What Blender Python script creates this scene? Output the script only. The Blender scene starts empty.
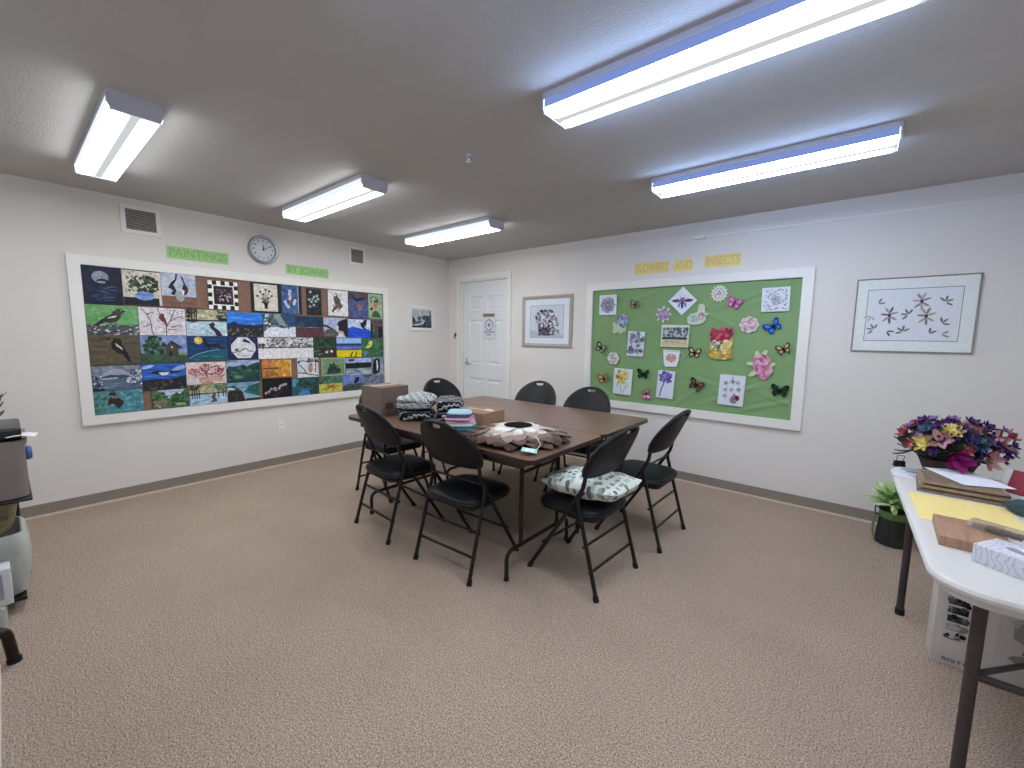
import bpy, math, random
from math import sin, cos, pi, radians
from mathutils import Vector, Matrix

scene = bpy.context.scene
COL = scene.collection
H = 2.44                     # ceiling height
XR, YF = 5.62, -5.05         # right wall, wall behind the camera

# ---------------------------------------------------------------- helpers
def lin(c):
    if isinstance(c, str):
        c = [int(c[i:i + 2], 16) / 255 for i in (0, 2, 4)]
    return tuple((v / 12.92 if v <= .04045 else ((v + .055) / 1.055) ** 2.4) for v in c[:3]) + (1.0,)

MATS = {}
def mat(name, color='808080', rough=.6, metal=0.0, noise=0, amount=.12, bump=0, bscale=None, spec=.5, coat=0, trans=0, alpha=1, stretch=None):
    if name in MATS: return MATS[name]
    m = bpy.data.materials.new(name); m.use_nodes = True
    nt = m.node_tree; b = nt.nodes['Principled BSDF']
    b.inputs['Base Color'].default_value = lin(color)
    b.inputs['Roughness'].default_value = rough
    b.inputs['Metallic'].default_value = metal
    b.inputs['Specular IOR Level'].default_value = spec
    b.inputs['Coat Weight'].default_value = coat
    b.inputs['Transmission Weight'].default_value = trans
    b.inputs['Alpha'].default_value = alpha
    if noise or bump:
        tc = nt.nodes.new('ShaderNodeTexCoord'); src = tc.outputs['Object']
        if stretch:
            mp = nt.nodes.new('ShaderNodeMapping'); mp.inputs['Scale'].default_value = stretch
            nt.links.new(src, mp.inputs['Vector']); src = mp.outputs['Vector']
    if noise:
        n = nt.nodes.new('ShaderNodeTexNoise'); n.inputs['Scale'].default_value = noise; n.inputs['Detail'].default_value = 4
        nt.links.new(src, n.inputs['Vector'])
        r = nt.nodes.new('ShaderNodeMapRange'); r.inputs['From Min'].default_value = .3; r.inputs['From Max'].default_value = .7
        r.inputs['To Min'].default_value = 1 - amount; r.inputs['To Max'].default_value = 1 + amount
        nt.links.new(n.outputs['Fac'], r.inputs['Value'])
        x = nt.nodes.new('ShaderNodeVectorMath'); x.operation = 'SCALE'; x.inputs[0].default_value = lin(color)[:3]
        nt.links.new(r.outputs['Result'], x.inputs['Scale']); nt.links.new(x.outputs['Vector'], b.inputs['Base Color'])
    if bump:
        n2 = nt.nodes.new('ShaderNodeTexNoise'); n2.inputs['Scale'].default_value = bscale or noise or 50; n2.inputs['Detail'].default_value = 3
        nt.links.new(src, n2.inputs['Vector'])
        bp = nt.nodes.new('ShaderNodeBump'); bp.inputs['Strength'].default_value = bump; bp.inputs['Distance'].default_value = .01
        nt.links.new(n2.outputs['Fac'], bp.inputs['Height']); nt.links.new(bp.outputs['Normal'], b.inputs['Normal'])
    MATS[name] = m
    return m

def node(nt, typ, **kw):
    n = nt.nodes.new(typ)
    for k, v in kw.items(): setattr(n, k, v)
    return n

class MB:
    """collects shapes; build() links them as ONE mesh object"""
    def __init__(s): s.v = []; s.f = []; s.m = []; s.c = []; s.mi = 0; s.col = None
    def add(s, vs, fs):
        o = len(s.v); s.v += [tuple(p) for p in vs]
        for f in fs:
            s.f.append([i + o for i in f]); s.m.append(s.mi); s.c.append(s.col)
    def box(s, c, d, rz=0, bev=0, M=None):
        hx, hy, hz = d[0] / 2, d[1] / 2, d[2] / 2
        if bev:
            vs, fs = [], []
            def ring(b, z):
                k = len(vs); x, y = hx - b, hy - b
                n = 4; 
                pts = []
                r = max(bev - b, 0) if False else bev
                for (cx, cy, a0) in ((hx - bev, hy - bev, 0), (-hx + bev, hy - bev, 90), (-hx + bev, -hy + bev, 180), (hx - bev, -hy + bev, 270)):
                    for j in range(n + 1):
                        a = radians(a0 + 90 * j / n); rr = bev - b
                        pts.append((cx + rr * cos(a), cy + rr * sin(a), z))
                vs.extend(pts); return k, len(pts)
            st = []
            b2 = min(bev, hz)
            for t in (0, .3, .7, 1): st.append((b2 * (1 - sin(t * pi / 2)), -hz + b2 * (1 - cos(t * pi / 2)) if False else -hz + b2 * t))
            rings = []
            for t in (0, 30, 60, 90):
                a = radians(t); rings.append((b2 * (1 - sin(a)) * bev / b2 * .999, -hz + b2 * (1 - cos(a))))
            for t in (90, 60, 30, 0):
                a = radians(t); rings.append((b2 * (1 - sin(a)) * bev / b2 * .999, hz - b2 * (1 - cos(a))))
            ks = [ring(b, z) for b, z in rings]; n = ks[0][1]
            for (k0, _), (k1, _) in zip(ks, ks[1:]):
                for j in range(n): fs.append((k0 + j, k0 + (j + 1) % n, k1 + (j + 1) % n, k1 + j))
            fs.append(tuple(range(n))[::-1]); fs.append(tuple(ks[-1][0] + j for j in range(n)))
        else:
            vs = [(x * hx, y * hy, z * hz) for z in (-1, 1) for y in (-1, 1) for x in (-1, 1)]
            fs = [(0, 2, 3, 1), (4, 5, 7, 6), (0, 1, 5, 4), (2, 6, 7, 3), (0, 4, 6, 2), (1, 3, 7, 5)]
        ca, sa = cos(rz), sin(rz)
        out = []
        for x, y, z in vs:
            p = Vector((x * ca - y * sa, x * sa + y * ca, z))
            if M is not None: p = M @ p
            out.append((p.x + c[0], p.y + c[1], p.z + c[2]))
        s.add(out, fs); return s
    def tube(s, pts, r, n=10, caps=True, flat=1.0):
        pts = [Vector(p) for p in pts]; vs, fs = [], []
        rs = r if isinstance(r, (list, tuple)) else [r] * len(pts)
        t0 = (pts[1] - pts[0]).normalized()
        up = Vector((0, 0, 1)) if abs(t0.z) < .9 else Vector((1, 0, 0))
        u = t0.cross(up).normalized()
        for i, p in enumerate(pts):
            if i == 0: t = t0
            elif i == len(pts) - 1: t = (pts[i] - pts[i - 1]).normalized()
            else: t = ((pts[i] - pts[i - 1]).normalized() + (pts[i + 1] - pts[i]).normalized()).normalized()
            u = (u - t * u.dot(t)).normalized(); w = t.cross(u)
            for j in range(n):
                a = 2 * pi * j / n; q = p + u * (rs[i] * cos(a)) + w * (rs[i] * flat * sin(a)); vs.append(q)
        for i in range(len(pts) - 1):
            for j in range(n):
                fs.append((i * n + j, i * n + (j + 1) % n, (i + 1) * n + (j + 1) % n, (i + 1) * n + j))
        if caps: fs.append(tuple(range(n))[::-1]); fs.append(tuple((len(pts) - 1) * n + j for j in range(n)))
        s.add(vs, fs); return s
    def lathe(s, prof, c=(0, 0, 0), n=20, axis='z', M=None, caps=True):
        vs, fs = [], []
        for r, z in prof:
            for j in range(n):
                a = 2 * pi * j / n
                p = Vector((r * cos(a), r * sin(a), z))
                if axis == 'y': p = Vector((p.x, -p.z, p.y))
                if axis == 'x': p = Vector((p.z, p.x, p.y))
                if M is not None: p = M @ p
                vs.append(p + Vector(c))
        for i in range(len(prof) - 1):
            for j in range(n): fs.append((i * n + j, i * n + (j + 1) % n, (i + 1) * n + (j + 1) % n, (i + 1) * n + j))
        if caps and prof[0][0] > 0: fs.append(tuple(range(n))[::-1])
        if caps and prof[-1][0] > 0: fs.append(tuple((len(prof) - 1) * n + j for j in range(n)))
        s.add(vs, fs); return s
    def ell(s, c, r, n=10, m=6, M=None):
        prof = [(sin(pi * i / m), -cos(pi * i / m)) for i in range(m + 1)]; prof[0] = (0.001, -1); prof[-1] = (.001, 1)
        S = Matrix.Diagonal(Vector(r)); MM = (M.to_3x3() @ S) if M is not None else S
        return s.lathe(prof, c, n, M=MM)
    def prism(s, outline, z0, z1, fr=None):
        """outline (x,y) extruded z0..z1; fr maps (x,y,z)->point"""
        n = len(outline); fr = fr or (lambda x, y, z: (x, y, z))
        vs = [fr(x, y, z0) for x, y in outline] + [fr(x, y, z1) for x, y in outline]
        fs = [tuple(range(n))[::-1], tuple(range(n, 2 * n))] + [(i, (i + 1) % n, n + (i + 1) % n, n + i) for i in range(n)]
        s.add(vs, fs); return s
    def grid(s, fn, nu, nv, closed_u=False):
        vs = [fn(i / nu, j / nv) for j in range(nv + 1) for i in range(nu + 1)]
        fs = [(j * (nu + 1) + i, j * (nu + 1) + i + 1, (j + 1) * (nu + 1) + i + 1, (j + 1) * (nu + 1) + i) for j in range(nv) for i in range(nu)]
        s.add(vs, fs); return s
    def mesh(s, name, mats, smooth=None):
        me = bpy.data.meshes.new(name); me.from_pydata(s.v, [], s.f)
        for m in (mats if isinstance(mats, (list, tuple)) else [mats]): me.materials.append(m)
        me.polygons.foreach_set('material_index', s.m)
        if any(c is not None for c in s.c):
            ca = me.color_attributes.new('tint', 'FLOAT_COLOR', 'CORNER'); arr = []
            for f, c in zip(s.f, s.c): arr += list(c or (1, 1, 1, 1)) * len(f)
            ca.data.foreach_set('color', arr)
        me.update()
        if smooth:
            import bmesh
            bm = bmesh.new(); bm.from_mesh(me); bmesh.ops.recalc_face_normals(bm, faces=bm.faces); 
            for f in bm.faces: f.smooth = True
            for e in bm.edges:
                if len(e.link_faces) == 2 and e.calc_face_angle(0) > radians(smooth): e.smooth = False
            bm.to_mesh(me); bm.free()
        return me
    def build(s, name, mats, parent=None, smooth=40, loc=None, rot=None):
        o = bpy.data.objects.new(name, s.mesh(name, mats, smooth)); COL.objects.link(o)
        if parent: o.parent = parent
        if loc: o.location = loc
        if rot: o.rotation_euler = rot
        return o

def tag(o, label, cat, group=None):
    o['label'] = label; o['category'] = cat
    if group: o['group'] = group
    return o
def thing(name, label, cat, loc=(0, 0, 0), rz=0, group=None, rot=None):
    o = bpy.data.objects.new(name, None); COL.objects.link(o); o.empty_display_size = .1
    o.location = loc; o.rotation_euler = rot or (0, 0, rz)
    return tag(o, label, cat, group)
def struct(o):
    o['kind'] = 'structure'; return o
def copy_tree(o, parent=None):
    c = o.copy(); COL.objects.link(c)
    if parent: c.parent = parent
    for ch in list(o.children): copy_tree(ch, c)
    return c
def fillet(pts, r, n=5):
    pts = [Vector(p) for p in pts]; out = [pts[0]]
    for a, b, c in zip(pts, pts[1:], pts[2:]):
        d1 = (a - b); d2 = (c - b); k = min(r, d1.length * .45, d2.length * .45)
        p, q = b + d1.normalized() * k, b + d2.normalized() * k
        for i in range(n + 1):
            t = i / n; out.append(p * (1 - t) ** 2 + b * 2 * t * (1 - t) + q * t * t)
    return out + [pts[-1]]
def rrect(w, d, r, n=5):
    o = []
    for cx, cy, a0 in ((w / 2 - r, d / 2 - r, 0), (-w / 2 + r, d / 2 - r, 90), (-w / 2 + r, -d / 2 + r, 180), (w / 2 - r, -d / 2 + r, 270)):
        for j in range(n + 1):
            a = radians(a0 + 90 * j / n); o.append((cx + r * cos(a), cy + r * sin(a)))
    return o
def lettering(text, size, m, parent, loc, rot, name='lettering', ext=.0006, width=None, align='CENTER', bold=0):
    cu = bpy.data.curves.new('lettering', 'FONT'); cu.body = text; cu.size = size; cu.extrude = ext; cu.offset = bold
    cu.align_x = align; cu.align_y = 'CENTER'
    t = bpy.data.objects.new('tmp_text', cu); COL.objects.link(t)
    bpy.context.view_layer.update()
    me = bpy.data.meshes.new_from_object(t.evaluated_get(bpy.context.evaluated_depsgraph_get()))
    if width:
        xs = [v.co.x for v in me.vertices]; k = width / max(max(xs) - min(xs), 1e-6)
        for v in me.vertices: v.co.x *= k
    COL.objects.unlink(t); bpy.data.objects.remove(t); bpy.data.curves.remove(cu)
    me.materials.clear(); me.materials.append(m)
    o = bpy.data.objects.new(name, me); COL.objects.link(o); o.parent = parent; o.location = loc; o.rotation_euler = rot
    return o

# ---------------------------------------------------------------- materials
def tint_mat(name, rough=.6, noise=60, amount=.12, spec=.4):
    m = bpy.data.materials.new(name); m.use_nodes = True; nt = m.node_tree; b = nt.nodes['Principled BSDF']
    a = node(nt, 'ShaderNodeVertexColor', layer_name='tint')
    tc = node(nt, 'ShaderNodeTexCoord'); n = node(nt, 'ShaderNodeTexNoise'); n.inputs['Scale'].default_value = noise; n.inputs['Detail'].default_value = 4
    nt.links.new(tc.outputs['Object'], n.inputs['Vector'])
    r = node(nt, 'ShaderNodeMapRange'); r.inputs['From Min'].default_value = .3; r.inputs['From Max'].default_value = .7
    r.inputs['To Min'].default_value = 1 - amount; r.inputs['To Max'].default_value = 1 + amount
    x = node(nt, 'ShaderNodeVectorMath', operation='SCALE')
    nt.links.new(n.outputs['Fac'], r.inputs['Value']); nt.links.new(a.outputs['Color'], x.inputs[0]); nt.links.new(r.outputs['Result'], x.inputs['Scale'])
    nt.links.new(x.outputs['Vector'], b.inputs['Base Color']); b.inputs['Roughness'].default_value = rough; b.inputs['Specular IOR Level'].default_value = spec
    return m
PAINT = tint_mat('acrylic_paint', .55, 45, .22)
PRINT = tint_mat('printed_paper', .8, 80, .05, .2)
FELT = tint_mat('dyed_fabric', .95, 120, .12, .1)

WALL = mat('wall_paint', 'e3dfda', .85, noise=3, amount=.012, bump=.12, bscale=160, spec=.2)
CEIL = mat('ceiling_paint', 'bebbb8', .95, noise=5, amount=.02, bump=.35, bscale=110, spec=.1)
def carpet_mat():
    m = bpy.data.materials.new('loop_carpet'); m.use_nodes = True; nt = m.node_tree; b = nt.nodes['Principled BSDF']
    tc = node(nt, 'ShaderNodeTexCoord')
    v = node(nt, 'ShaderNodeTexVoronoi'); v.inputs['Scale'].default_value = 220; v.inputs['Randomness'].default_value = .8
    n = node(nt, 'ShaderNodeTexNoise'); n.inputs['Scale'].default_value = 170; n.inputs['Detail'].default_value = 5
    n2 = node(nt, 'ShaderNodeTexNoise'); n2.inputs['Scale'].default_value = 1.6; n2.inputs['Detail'].default_value = 3
    for t in (v, n, n2): nt.links.new(tc.outputs['Object'], t.inputs['Vector'])
    cr = node(nt, 'ShaderNodeValToRGB'); cr.color_ramp.elements[0].position = .3; cr.color_ramp.elements[1].position = .72
    cr.color_ramp.elements[0].color = lin('806a59'); cr.color_ramp.elements[1].color = lin('eed9c7')
    nt.links.new(n.outputs['Fac'], cr.inputs['Fac'])
    vr = node(nt, 'ShaderNodeMapRange'); vr.inputs['From Max'].default_value = .7; vr.inputs['To Min'].default_value = 1.1; vr.inputs['To Max'].default_value = .72
    nt.links.new(v.outputs['Distance'], vr.inputs['Value'])
    r2 = node(nt, 'ShaderNodeMapRange'); r2.inputs['From Min'].default_value = .3; r2.inputs['From Max'].default_value = .7; r2.inputs['To Min'].default_value = .95; r2.inputs['To Max'].default_value = 1.05
    nt.links.new(n2.outputs['Fac'], r2.inputs['Value'])
    mu = node(nt, 'ShaderNodeMath', operation='MULTIPLY'); nt.links.new(vr.outputs['Result'], mu.inputs[0]); nt.links.new(r2.outputs['Result'], mu.inputs[1])
    x = node(nt, 'ShaderNodeVectorMath', operation='SCALE'); nt.links.new(cr.outputs['Color'], x.inputs[0]); nt.links.new(mu.outputs['Value'], x.inputs['Scale'])
    nt.links.new(x.outputs['Vector'], b.inputs['Base Color']); b.inputs['Roughness'].default_value = 1; b.inputs['Specular IOR Level'].default_value = .05
    bp = node(nt, 'ShaderNodeBump'); bp.inputs['Strength'].default_value = .6; bp.inputs['Distance'].default_value = .006; bp.invert = True
    nt.links.new(v.outputs['Distance'], bp.inputs['Height']); nt.links.new(bp.outputs['Normal'], b.inputs['Normal'])
    return m
CARPET = carpet_mat()
TRIMW = mat('white_trim_paint', 'ebe9e5', .45, noise=8, amount=.01)
BASE = mat('taupe_vinyl_base', '8f847b', .55, noise=9, amount=.04)
CREAM = mat('cream_edging', 'd9cbb9', .6, noise=30, amount=.05)
BLACKM = mat('black_enamel', '09090b', .42, noise=60, amount=.1, spec=.5)
VINYL = mat('black_vinyl', '090a10', .5, noise=40, amount=.12, bump=.08, bscale=260, spec=.35)
PIPING = mat('dark_piping', '17181d', .4, noise=40)
RUBBER = mat('black_rubber', '0e0e0f', .8, noise=50)
WOODTOP = mat('brown_laminate', '765b4d', .3, noise=6, amount=.14, stretch=(1, 9, 1), spec=.45)
EDGEDK = mat('dark_edge_band', '2f211c', .45, noise=20)
BROWNM = mat('brown_enamel_metal', '2a1e1a', .3, metal=.5, noise=30, spec=.6)
CHROME = mat('polished_metal', 'c8c8cc', .2, metal=1, noise=30, amount=.04)
STEELG = mat('fixture_grey_enamel', 'c9cad6', .5, noise=20, amount=.03)
CARD = mat('brown_cardboard', '7d6e65', .85, noise=14, amount=.07, stretch=(1, 1, 5), spec=.15)
CARDL = mat('tan_cardboard', '9c7d66', .85, noise=16, amount=.07, spec=.15)
TAPE = mat('parcel_tape', 'b59e82', .3, noise=30)
DARKIN = mat('dark_inside', '1a1716', .9, noise=20)
# ---------------------------------------------------------------- room
def slab(name, c, d, m, kind=True):
    o = MB().box(c, d).build(name, m, smooth=None)
    return struct(o)
T = .12
slab('floor', (XR / 2, YF / 2, -.05), (XR + 2 * T, -YF + 2 * T, .1), CARPET)
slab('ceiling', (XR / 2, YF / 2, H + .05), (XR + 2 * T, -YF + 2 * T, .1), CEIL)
slab('wall_left', (-T / 2, YF / 2, H / 2), (T, -YF + 2 * T, H), WALL)
slab('wall_right', (XR + T / 2, YF / 2, H / 2), (T, -YF + 2 * T, H), WALL)
slab('wall_front', (XR / 2, YF - T / 2, H / 2), (XR, T, H), WALL)
# wall with the door opening
DX0, DX1, DZ = .262, 1.108, 2.13
b = MB()
b.box((DX0 / 2, T / 2, H / 2), (DX0, T, H)); b.box(((DX1 + XR) / 2, T / 2, H / 2), (XR - DX1, T, H))
b.box(((DX0 + DX1) / 2, T / 2, (DZ + H) / 2), (DX1 - DX0, T, H - DZ))
struct(b.build('wall_back', WALL, smooth=None))
# vinyl base with a cream edge line along the carpet
def baseboard(name, p, q, nrm):
    p, q = Vector(p), Vector(q); L = (q - p).length; mid = (p + q) / 2; ang = math.atan2((q - p).y, (q - p).x); n = Vector(nrm)
    b = MB(); b.mi = 0; b.box(mid + n * .005 + Vector((0, 0, .056)), (L, .010, .078), rz=ang)
    b.mi = 1; b.box(mid + n * .009 + Vector((0, 0, .0085)), (L, .018, .017), rz=ang)
    struct(b.build(name, [BASE, CREAM], smooth=None))
baseboard('baseboard_left', (0, YF, 0), (0, -.001, 0), (1, 0, 0))
baseboard('baseboard_back', (1.172, 0, 0), (XR, 0, 0), (0, -1, 0))
baseboard('baseboard_right', (XR, YF, 0), (XR, -.02, 0), (-1, 0, 0))
baseboard('baseboard_front', (.02, YF, 0), (XR - .02, YF, 0), (0, 1, 0))
# door casing
b = MB()
cw = .066
for x0 in (.182, 1.104): b.box((x0 + cw / 2, -.011, 1.101), (cw, .022, 2.202))
b.box((.676, -.011, 2.169), (.99 - 2 * cw, .022, cw))
for x0 in (DX0 - .006, DX1 - .008): b.box((x0 + .007, .05, DZ / 2), (.014, .11, DZ))
b.box(((DX0 + DX1) / 2, .05, DZ - .004), (DX1 - DX0 - .02, .11, .016))
struct(b.build('trim_1', TRIMW, smooth=None))
# six panel door
DOORM = mat('white_door_paint', 'e4e6e8', .4, noise=8, amount=.01)
def door():
    x0, x1, z0, z1, y = DX0 + .012, DX1 - .012, .012, DZ - .016, .03
    px = [(x0 + .11, x0 + .37), (x0 + .45, x0 + .71)]
    pz = [(.25, .80), (1.00, 1.60), (1.73, 1.92)]
    xs = sorted({x0, x1, *[v for p in px for v in p]}); zs = sorted({z0, z1, *[v for p in pz for v in p]})
    b = MB()
    for i in range(len(xs) - 1):
        for j in range(len(zs) - 1):
            a, c, d, e = xs[i], xs[i + 1], zs[j], zs[j + 1]
            if (a, c) in px and (d, e) in pz:
                ring = lambda k, yy: [(a + k, yy, d + k), (c - k, yy, d + k), (c - k, yy, e - k), (a + k, yy, e - k)]
                rs = [ring(0, y), ring(.012, y + .012), ring(.024, y + .012), ring(.05, y + .003)]
                vs = [p for r in rs for p in r]; fs = []
                for k in range(3):
                    for t in range(4): fs.append((k * 4 + t, k * 4 + (t + 1) % 4, k * 4 + 4 + (t + 1) % 4, k * 4 + 4 + t))
                fs.append((12, 13, 14, 15)); b.add(vs, fs)
            else: b.add([(a, y, d), (c, y, d), (c, y, e), (a, y, e)], [(0, 1, 2, 3)])
    b.add([(x0, y, z0), (x1, y, z0), (x1, y, z1), (x0, y, z1), (x0, y + .04, z0), (x1, y + .04, z0), (x1, y + .04, z1), (x0, y + .04, z1)],
          [(0, 4, 5, 1), (1, 5, 6, 2), (2, 6, 7, 3), (3, 7, 4, 0), (4, 7, 6, 5)])
    d = struct(b.build('door_1', DOORM, smooth=None))
    h = MB(); h.lathe([(.034, 0), (.034, .006), (.026, .012), (.012, .016), (.012, .045)], (.345, y, 1.005), 18, axis='y')
    h.tube(fillet([(.345, y - .045, 1.005), (.40, y - .052, 1.006), (.468, y - .046, 1.0)], .02), [.011] * 8, 10, flat=.8)
    h.tube([(.345, y - .012, 1.04), (.345, y - .016, 1.075)], .009)
    h.build('door_handle', CHROME, d)
    k = MB()
    for z in (.25, 1.1, 1.95): k.tube([(x1 + .004, y - .012, z - .045), (x1 + .004, y - .012, z + .045)], .007)
    k.build('hinge', CHROME, d)
door()
DFY = .0295
# ---------------------------------------------------------------- ceiling lights
def lamp_mat(edge):
    m = bpy.data.materials.new('lamp_lens' + edge); m.use_nodes = True; nt = m.node_tree; nt.nodes.clear()
    out = node(nt, 'ShaderNodeOutputMaterial'); em = node(nt, 'ShaderNodeEmission')
    tc = node(nt, 'ShaderNodeTexCoord'); sp = node(nt, 'ShaderNodeSeparateXYZ'); nt.links.new(tc.outputs['Object'], sp.inputs['Vector'])
    ab = node(nt, 'ShaderNodeMath', operation='ABSOLUTE'); nt.links.new(sp.outputs['Y'], ab.inputs[0])
    ds = node(nt, 'ShaderNodeMath', operation='SUBTRACT'); nt.links.new(ab.outputs[0], ds.inputs[0]); ds.inputs[1].default_value = .052
    a2 = node(nt, 'ShaderNodeMath', operation='ABSOLUTE'); nt.links.new(ds.outputs[0], a2.inputs[0])
    mr = node(nt, 'ShaderNodeMapRange'); mr.interpolation_type = 'SMOOTHSTEP'; mr.inputs['From Min'].default_value = .024; mr.inputs['From Max'].default_value = .037
    mr.inputs['To Min'].default_value = 1; mr.inputs['To Max'].default_value = .021
    nt.links.new(a2.outputs[0], mr.inputs['Value'])
    ax = node(nt, 'ShaderNodeMath', operation='ABSOLUTE'); nt.links.new(sp.outputs['X'], ax.inputs[0])
    mx = node(nt, 'ShaderNodeMapRange'); mx.interpolation_type = 'SMOOTHSTEP'; mx.inputs['From Min'].default_value = .56; mx.inputs['From Max'].default_value = .60
    mx.inputs['To Min'].default_value = 1; mx.inputs['To Max'].default_value = .03
    nt.links.new(ax.outputs[0], mx.inputs['Value'])
    mu = node(nt, 'ShaderNodeMath', operation='MULTIPLY'); nt.links.new(mr.outputs[0], mu.inputs[0]); nt.links.new(mx.outputs[0], mu.inputs[1])
    st = node(nt, 'ShaderNodeMath', operation='MULTIPLY'); fl = node(nt, 'ShaderNodeMath', operation='MAXIMUM'); fl.inputs[1].default_value = .021; nt.links.new(mu.outputs[0], fl.inputs[0]); nt.links.new(fl.outputs[0], st.inputs[0]); st.inputs[1].default_value = LAMP
    em.inputs['Color'].default_value = LAMPC
    nt.links.new(st.outputs[0], em.inputs['Strength']); nt.links.new(em.outputs[0], out.inputs['Surface'])
    return m
LAMP, LAMPC = 30.0, (.92, .96, 1, 1)
LENS = lamp_mat('')
def side_mat(nm, c, s):
    m = bpy.data.materials.new(nm); m.use_nodes = True; nt = m.node_tree; nt.nodes.clear()
    out = node(nt, 'ShaderNodeOutputMaterial'); em = node(nt, 'ShaderNodeEmission'); em.inputs['Color'].default_value = c + (1,); em.inputs['Strength'].default_value = s
    nt.links.new(em.outputs[0], out.inputs['Surface']); return m
WHITE_SIDE = (side_mat('lens_side_white', (.86, .93, 1), 1.0), side_mat('lens_edge_white', (.90, .95, 1), 24))
BLUE_SIDE = (side_mat('lens_side_cool', (.32, .45, 1), .6), side_mat('lens_edge_cool', (.38, .58, 1), 52))
def light(x, y, label, sides):
    L, W = 1.225, .2
    t = thing('ceiling_light', label, 'ceiling light', (x, y, H), group='surface mounted fluorescent fittings')
    b = MB(); b.box((0, 0, -.014), (L, W, .028)).build('housing', STEELG, t, smooth=None)
    for sx in (-1, 1):
        MB().prism([(-W / 2, 0), (-W / 2, -.055), (-W / 2 + .012, -.083), (W / 2 - .012, -.083), (W / 2, -.055), (W / 2, 0)], -.004, .004,
                   lambda a, c, d: (sx * (L / 2 + .002) + d, a, c)).build('end_cap', STEELG, t, smooth=None)
    b = MB(); x0 = L / 2 - .004
    prof = [(-W / 2 + .002, -.028), (-W / 2 + .002, -.063), (-W / 2 + .009, -.081), (W / 2 - .009, -.081), (W / 2 - .002, -.063), (W / 2 - .002, -.028)]
    for k in range(5):
        b.mi = (1, 2, 0, 2, 1)[k]
        (a, c), (d, e) = prof[k], prof[k + 1]
        b.add([(-x0, a, c), (x0, a, c), (x0, d, e), (-x0, d, e)], [(0, 1, 2, 3)])
    b.build('diffuser', [LENS, *sides], t, smooth=None)
    return t
XA, XB = 1.352, 4.055
light(XA, -3.66, 'ceiling light nearest the louvred vent over the painting board, end facing camera', WHITE_SIDE)
light(XA, -2.435, 'ceiling light above the wall clock, middle of the left three', WHITE_SIDE)
light(XA, -1.19, 'short looking ceiling light nearest the room corner by the door', WHITE_SIDE)
light(XB, -1.19, 'long ceiling light in front of the green bulletin board', BLUE_SIDE)
light(XB, -2.44, 'largest long ceiling light running out of the top of the photo', BLUE_SIDE)
light(XB, -3.66, 'ceiling light overhead of the camera, above the near carpet', BLUE_SIDE)
# sprinkler
t = thing('ceiling_sprinkler', 'small dark sprinkler head on the ceiling between the lights', 'sprinkler', (2.73, -2.30, H))
MB().lathe([(.018, 0), (.017, -.004), (.010, -.008), (.008, -.03)], n=16).build('escutcheon', STEELG, t)
MB().lathe([(.004, -.03), (.018, -.034), (.018, -.037), (.003, -.038)], n=12).tube([(.01, 0, -.01), (.012, 0, -.022), (.006, 0, -.034)], .002, 6).tube([(-.01, 0, -.01), (-.012, 0, -.022), (-.006, 0, -.034)], .002, 6).build('deflector', CHROME, t)
# raceway and junction box on the back wall
t = thing('cable_raceway', 'thin white cable raceway with a small box high on the right wall', 'cable cover', (3.4, 0, 2.3))
MB().box((1.12, -.006, .0), (2.16, .012, .014)).build('channel', TRIMW, t, smooth=None)
MB().box((0, -.02, 0), (.10, .04, .035), bev=.006).build('junction_box', TRIMW, t)
# vents
SLAT = mat('vent_slat_enamel', '9c9a96', .5, noise=20)
def vent(y, z, w, h, label):
    t = thing('air_vent', label, 'vent', (0, y, z), radians(90), 'louvred wall vents')
    b = MB(); fw = .03
    for sx in (-1, 1): b.box((sx * (w / 2 - fw / 2), -.006, 0), (fw, .012, h))
    for sz in (-1, 1): b.box((0, -.006, sz * (h / 2 - fw / 2)), (w - 2 * fw, .012, fw))
    b.build('frame', TRIMW, t, smooth=None)
    b = MB(); b.mi = 0; b.box((0, -.0015, 0), (w - 2 * fw, .003, h - 2 * fw)); b.mi = 1
    n = 11
    for i in range(n):
        zz = -h / 2 + fw + (i + .5) * (h - 2 * fw) / n
        b.box((0, -.007, zz), (w - 2 * fw, .002, .0085), M=Matrix.Rotation(radians(28), 3, 'X'))
    b.build('louvres', [DARKIN, SLAT], t, smooth=None)
vent(-3.335, 2.277, .25, .22, 'larger white louvred vent left of the wall clock, above the painting board')
vent(-1.425, 2.287, .212, .208, 'smaller white louvred vent right of the wall clock, near the ceiling')
# wall clock
t = thing('wall_clock', 'round silver rimmed wall clock with white dial above the painting board', 'clock', (0, -2.432, 2.193), radians(90))
MB().lathe([(.128, 0), (.134, .012), (.134, .026), (.126, .036), (.112, .034), (.105, .022), (.104, .0)], n=40, axis='y', caps=False).build('rim', mat('brushed_silver', '9fa1a4', .3, metal=.9, noise=20, amount=.05), t)
MB().lathe([(.107, .0), (.107, .016)], n=40, axis='y').build('dial', mat('clock_paper', 'd6d8e0', .6, noise=10, amount=.01), t)
INK = mat('black_ink', '1b1b1e', .6, noise=30)
for k in range(12):
    a = radians(90 - 30 * (k + 1)); lettering(str(k + 1), .026, INK, t, (.084 * cos(a), -.017, .084 * sin(a)), (radians(90), 0, 0), name='numeral', bold=.0006)
for ang, L, w, nm in ((0.5, .052, .007, 'hour_hand'), (60, .085, .005, 'minute_hand')):
    a = radians(90 - (0 if nm == 'hour_hand' else ang)); 
    MB().box((cos(a) * L * .42, -.0195 if nm == 'hour_hand' else -.0215, sin(a) * L * .42), (L, .0014, w), M=Matrix.Rotation(-a, 3, 'Y')).build(nm, INK, t, smooth=None)
MB().lathe([(.007, .0), (.007, .026)], n=14, axis='y').build('hub', INK, t)
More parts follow.
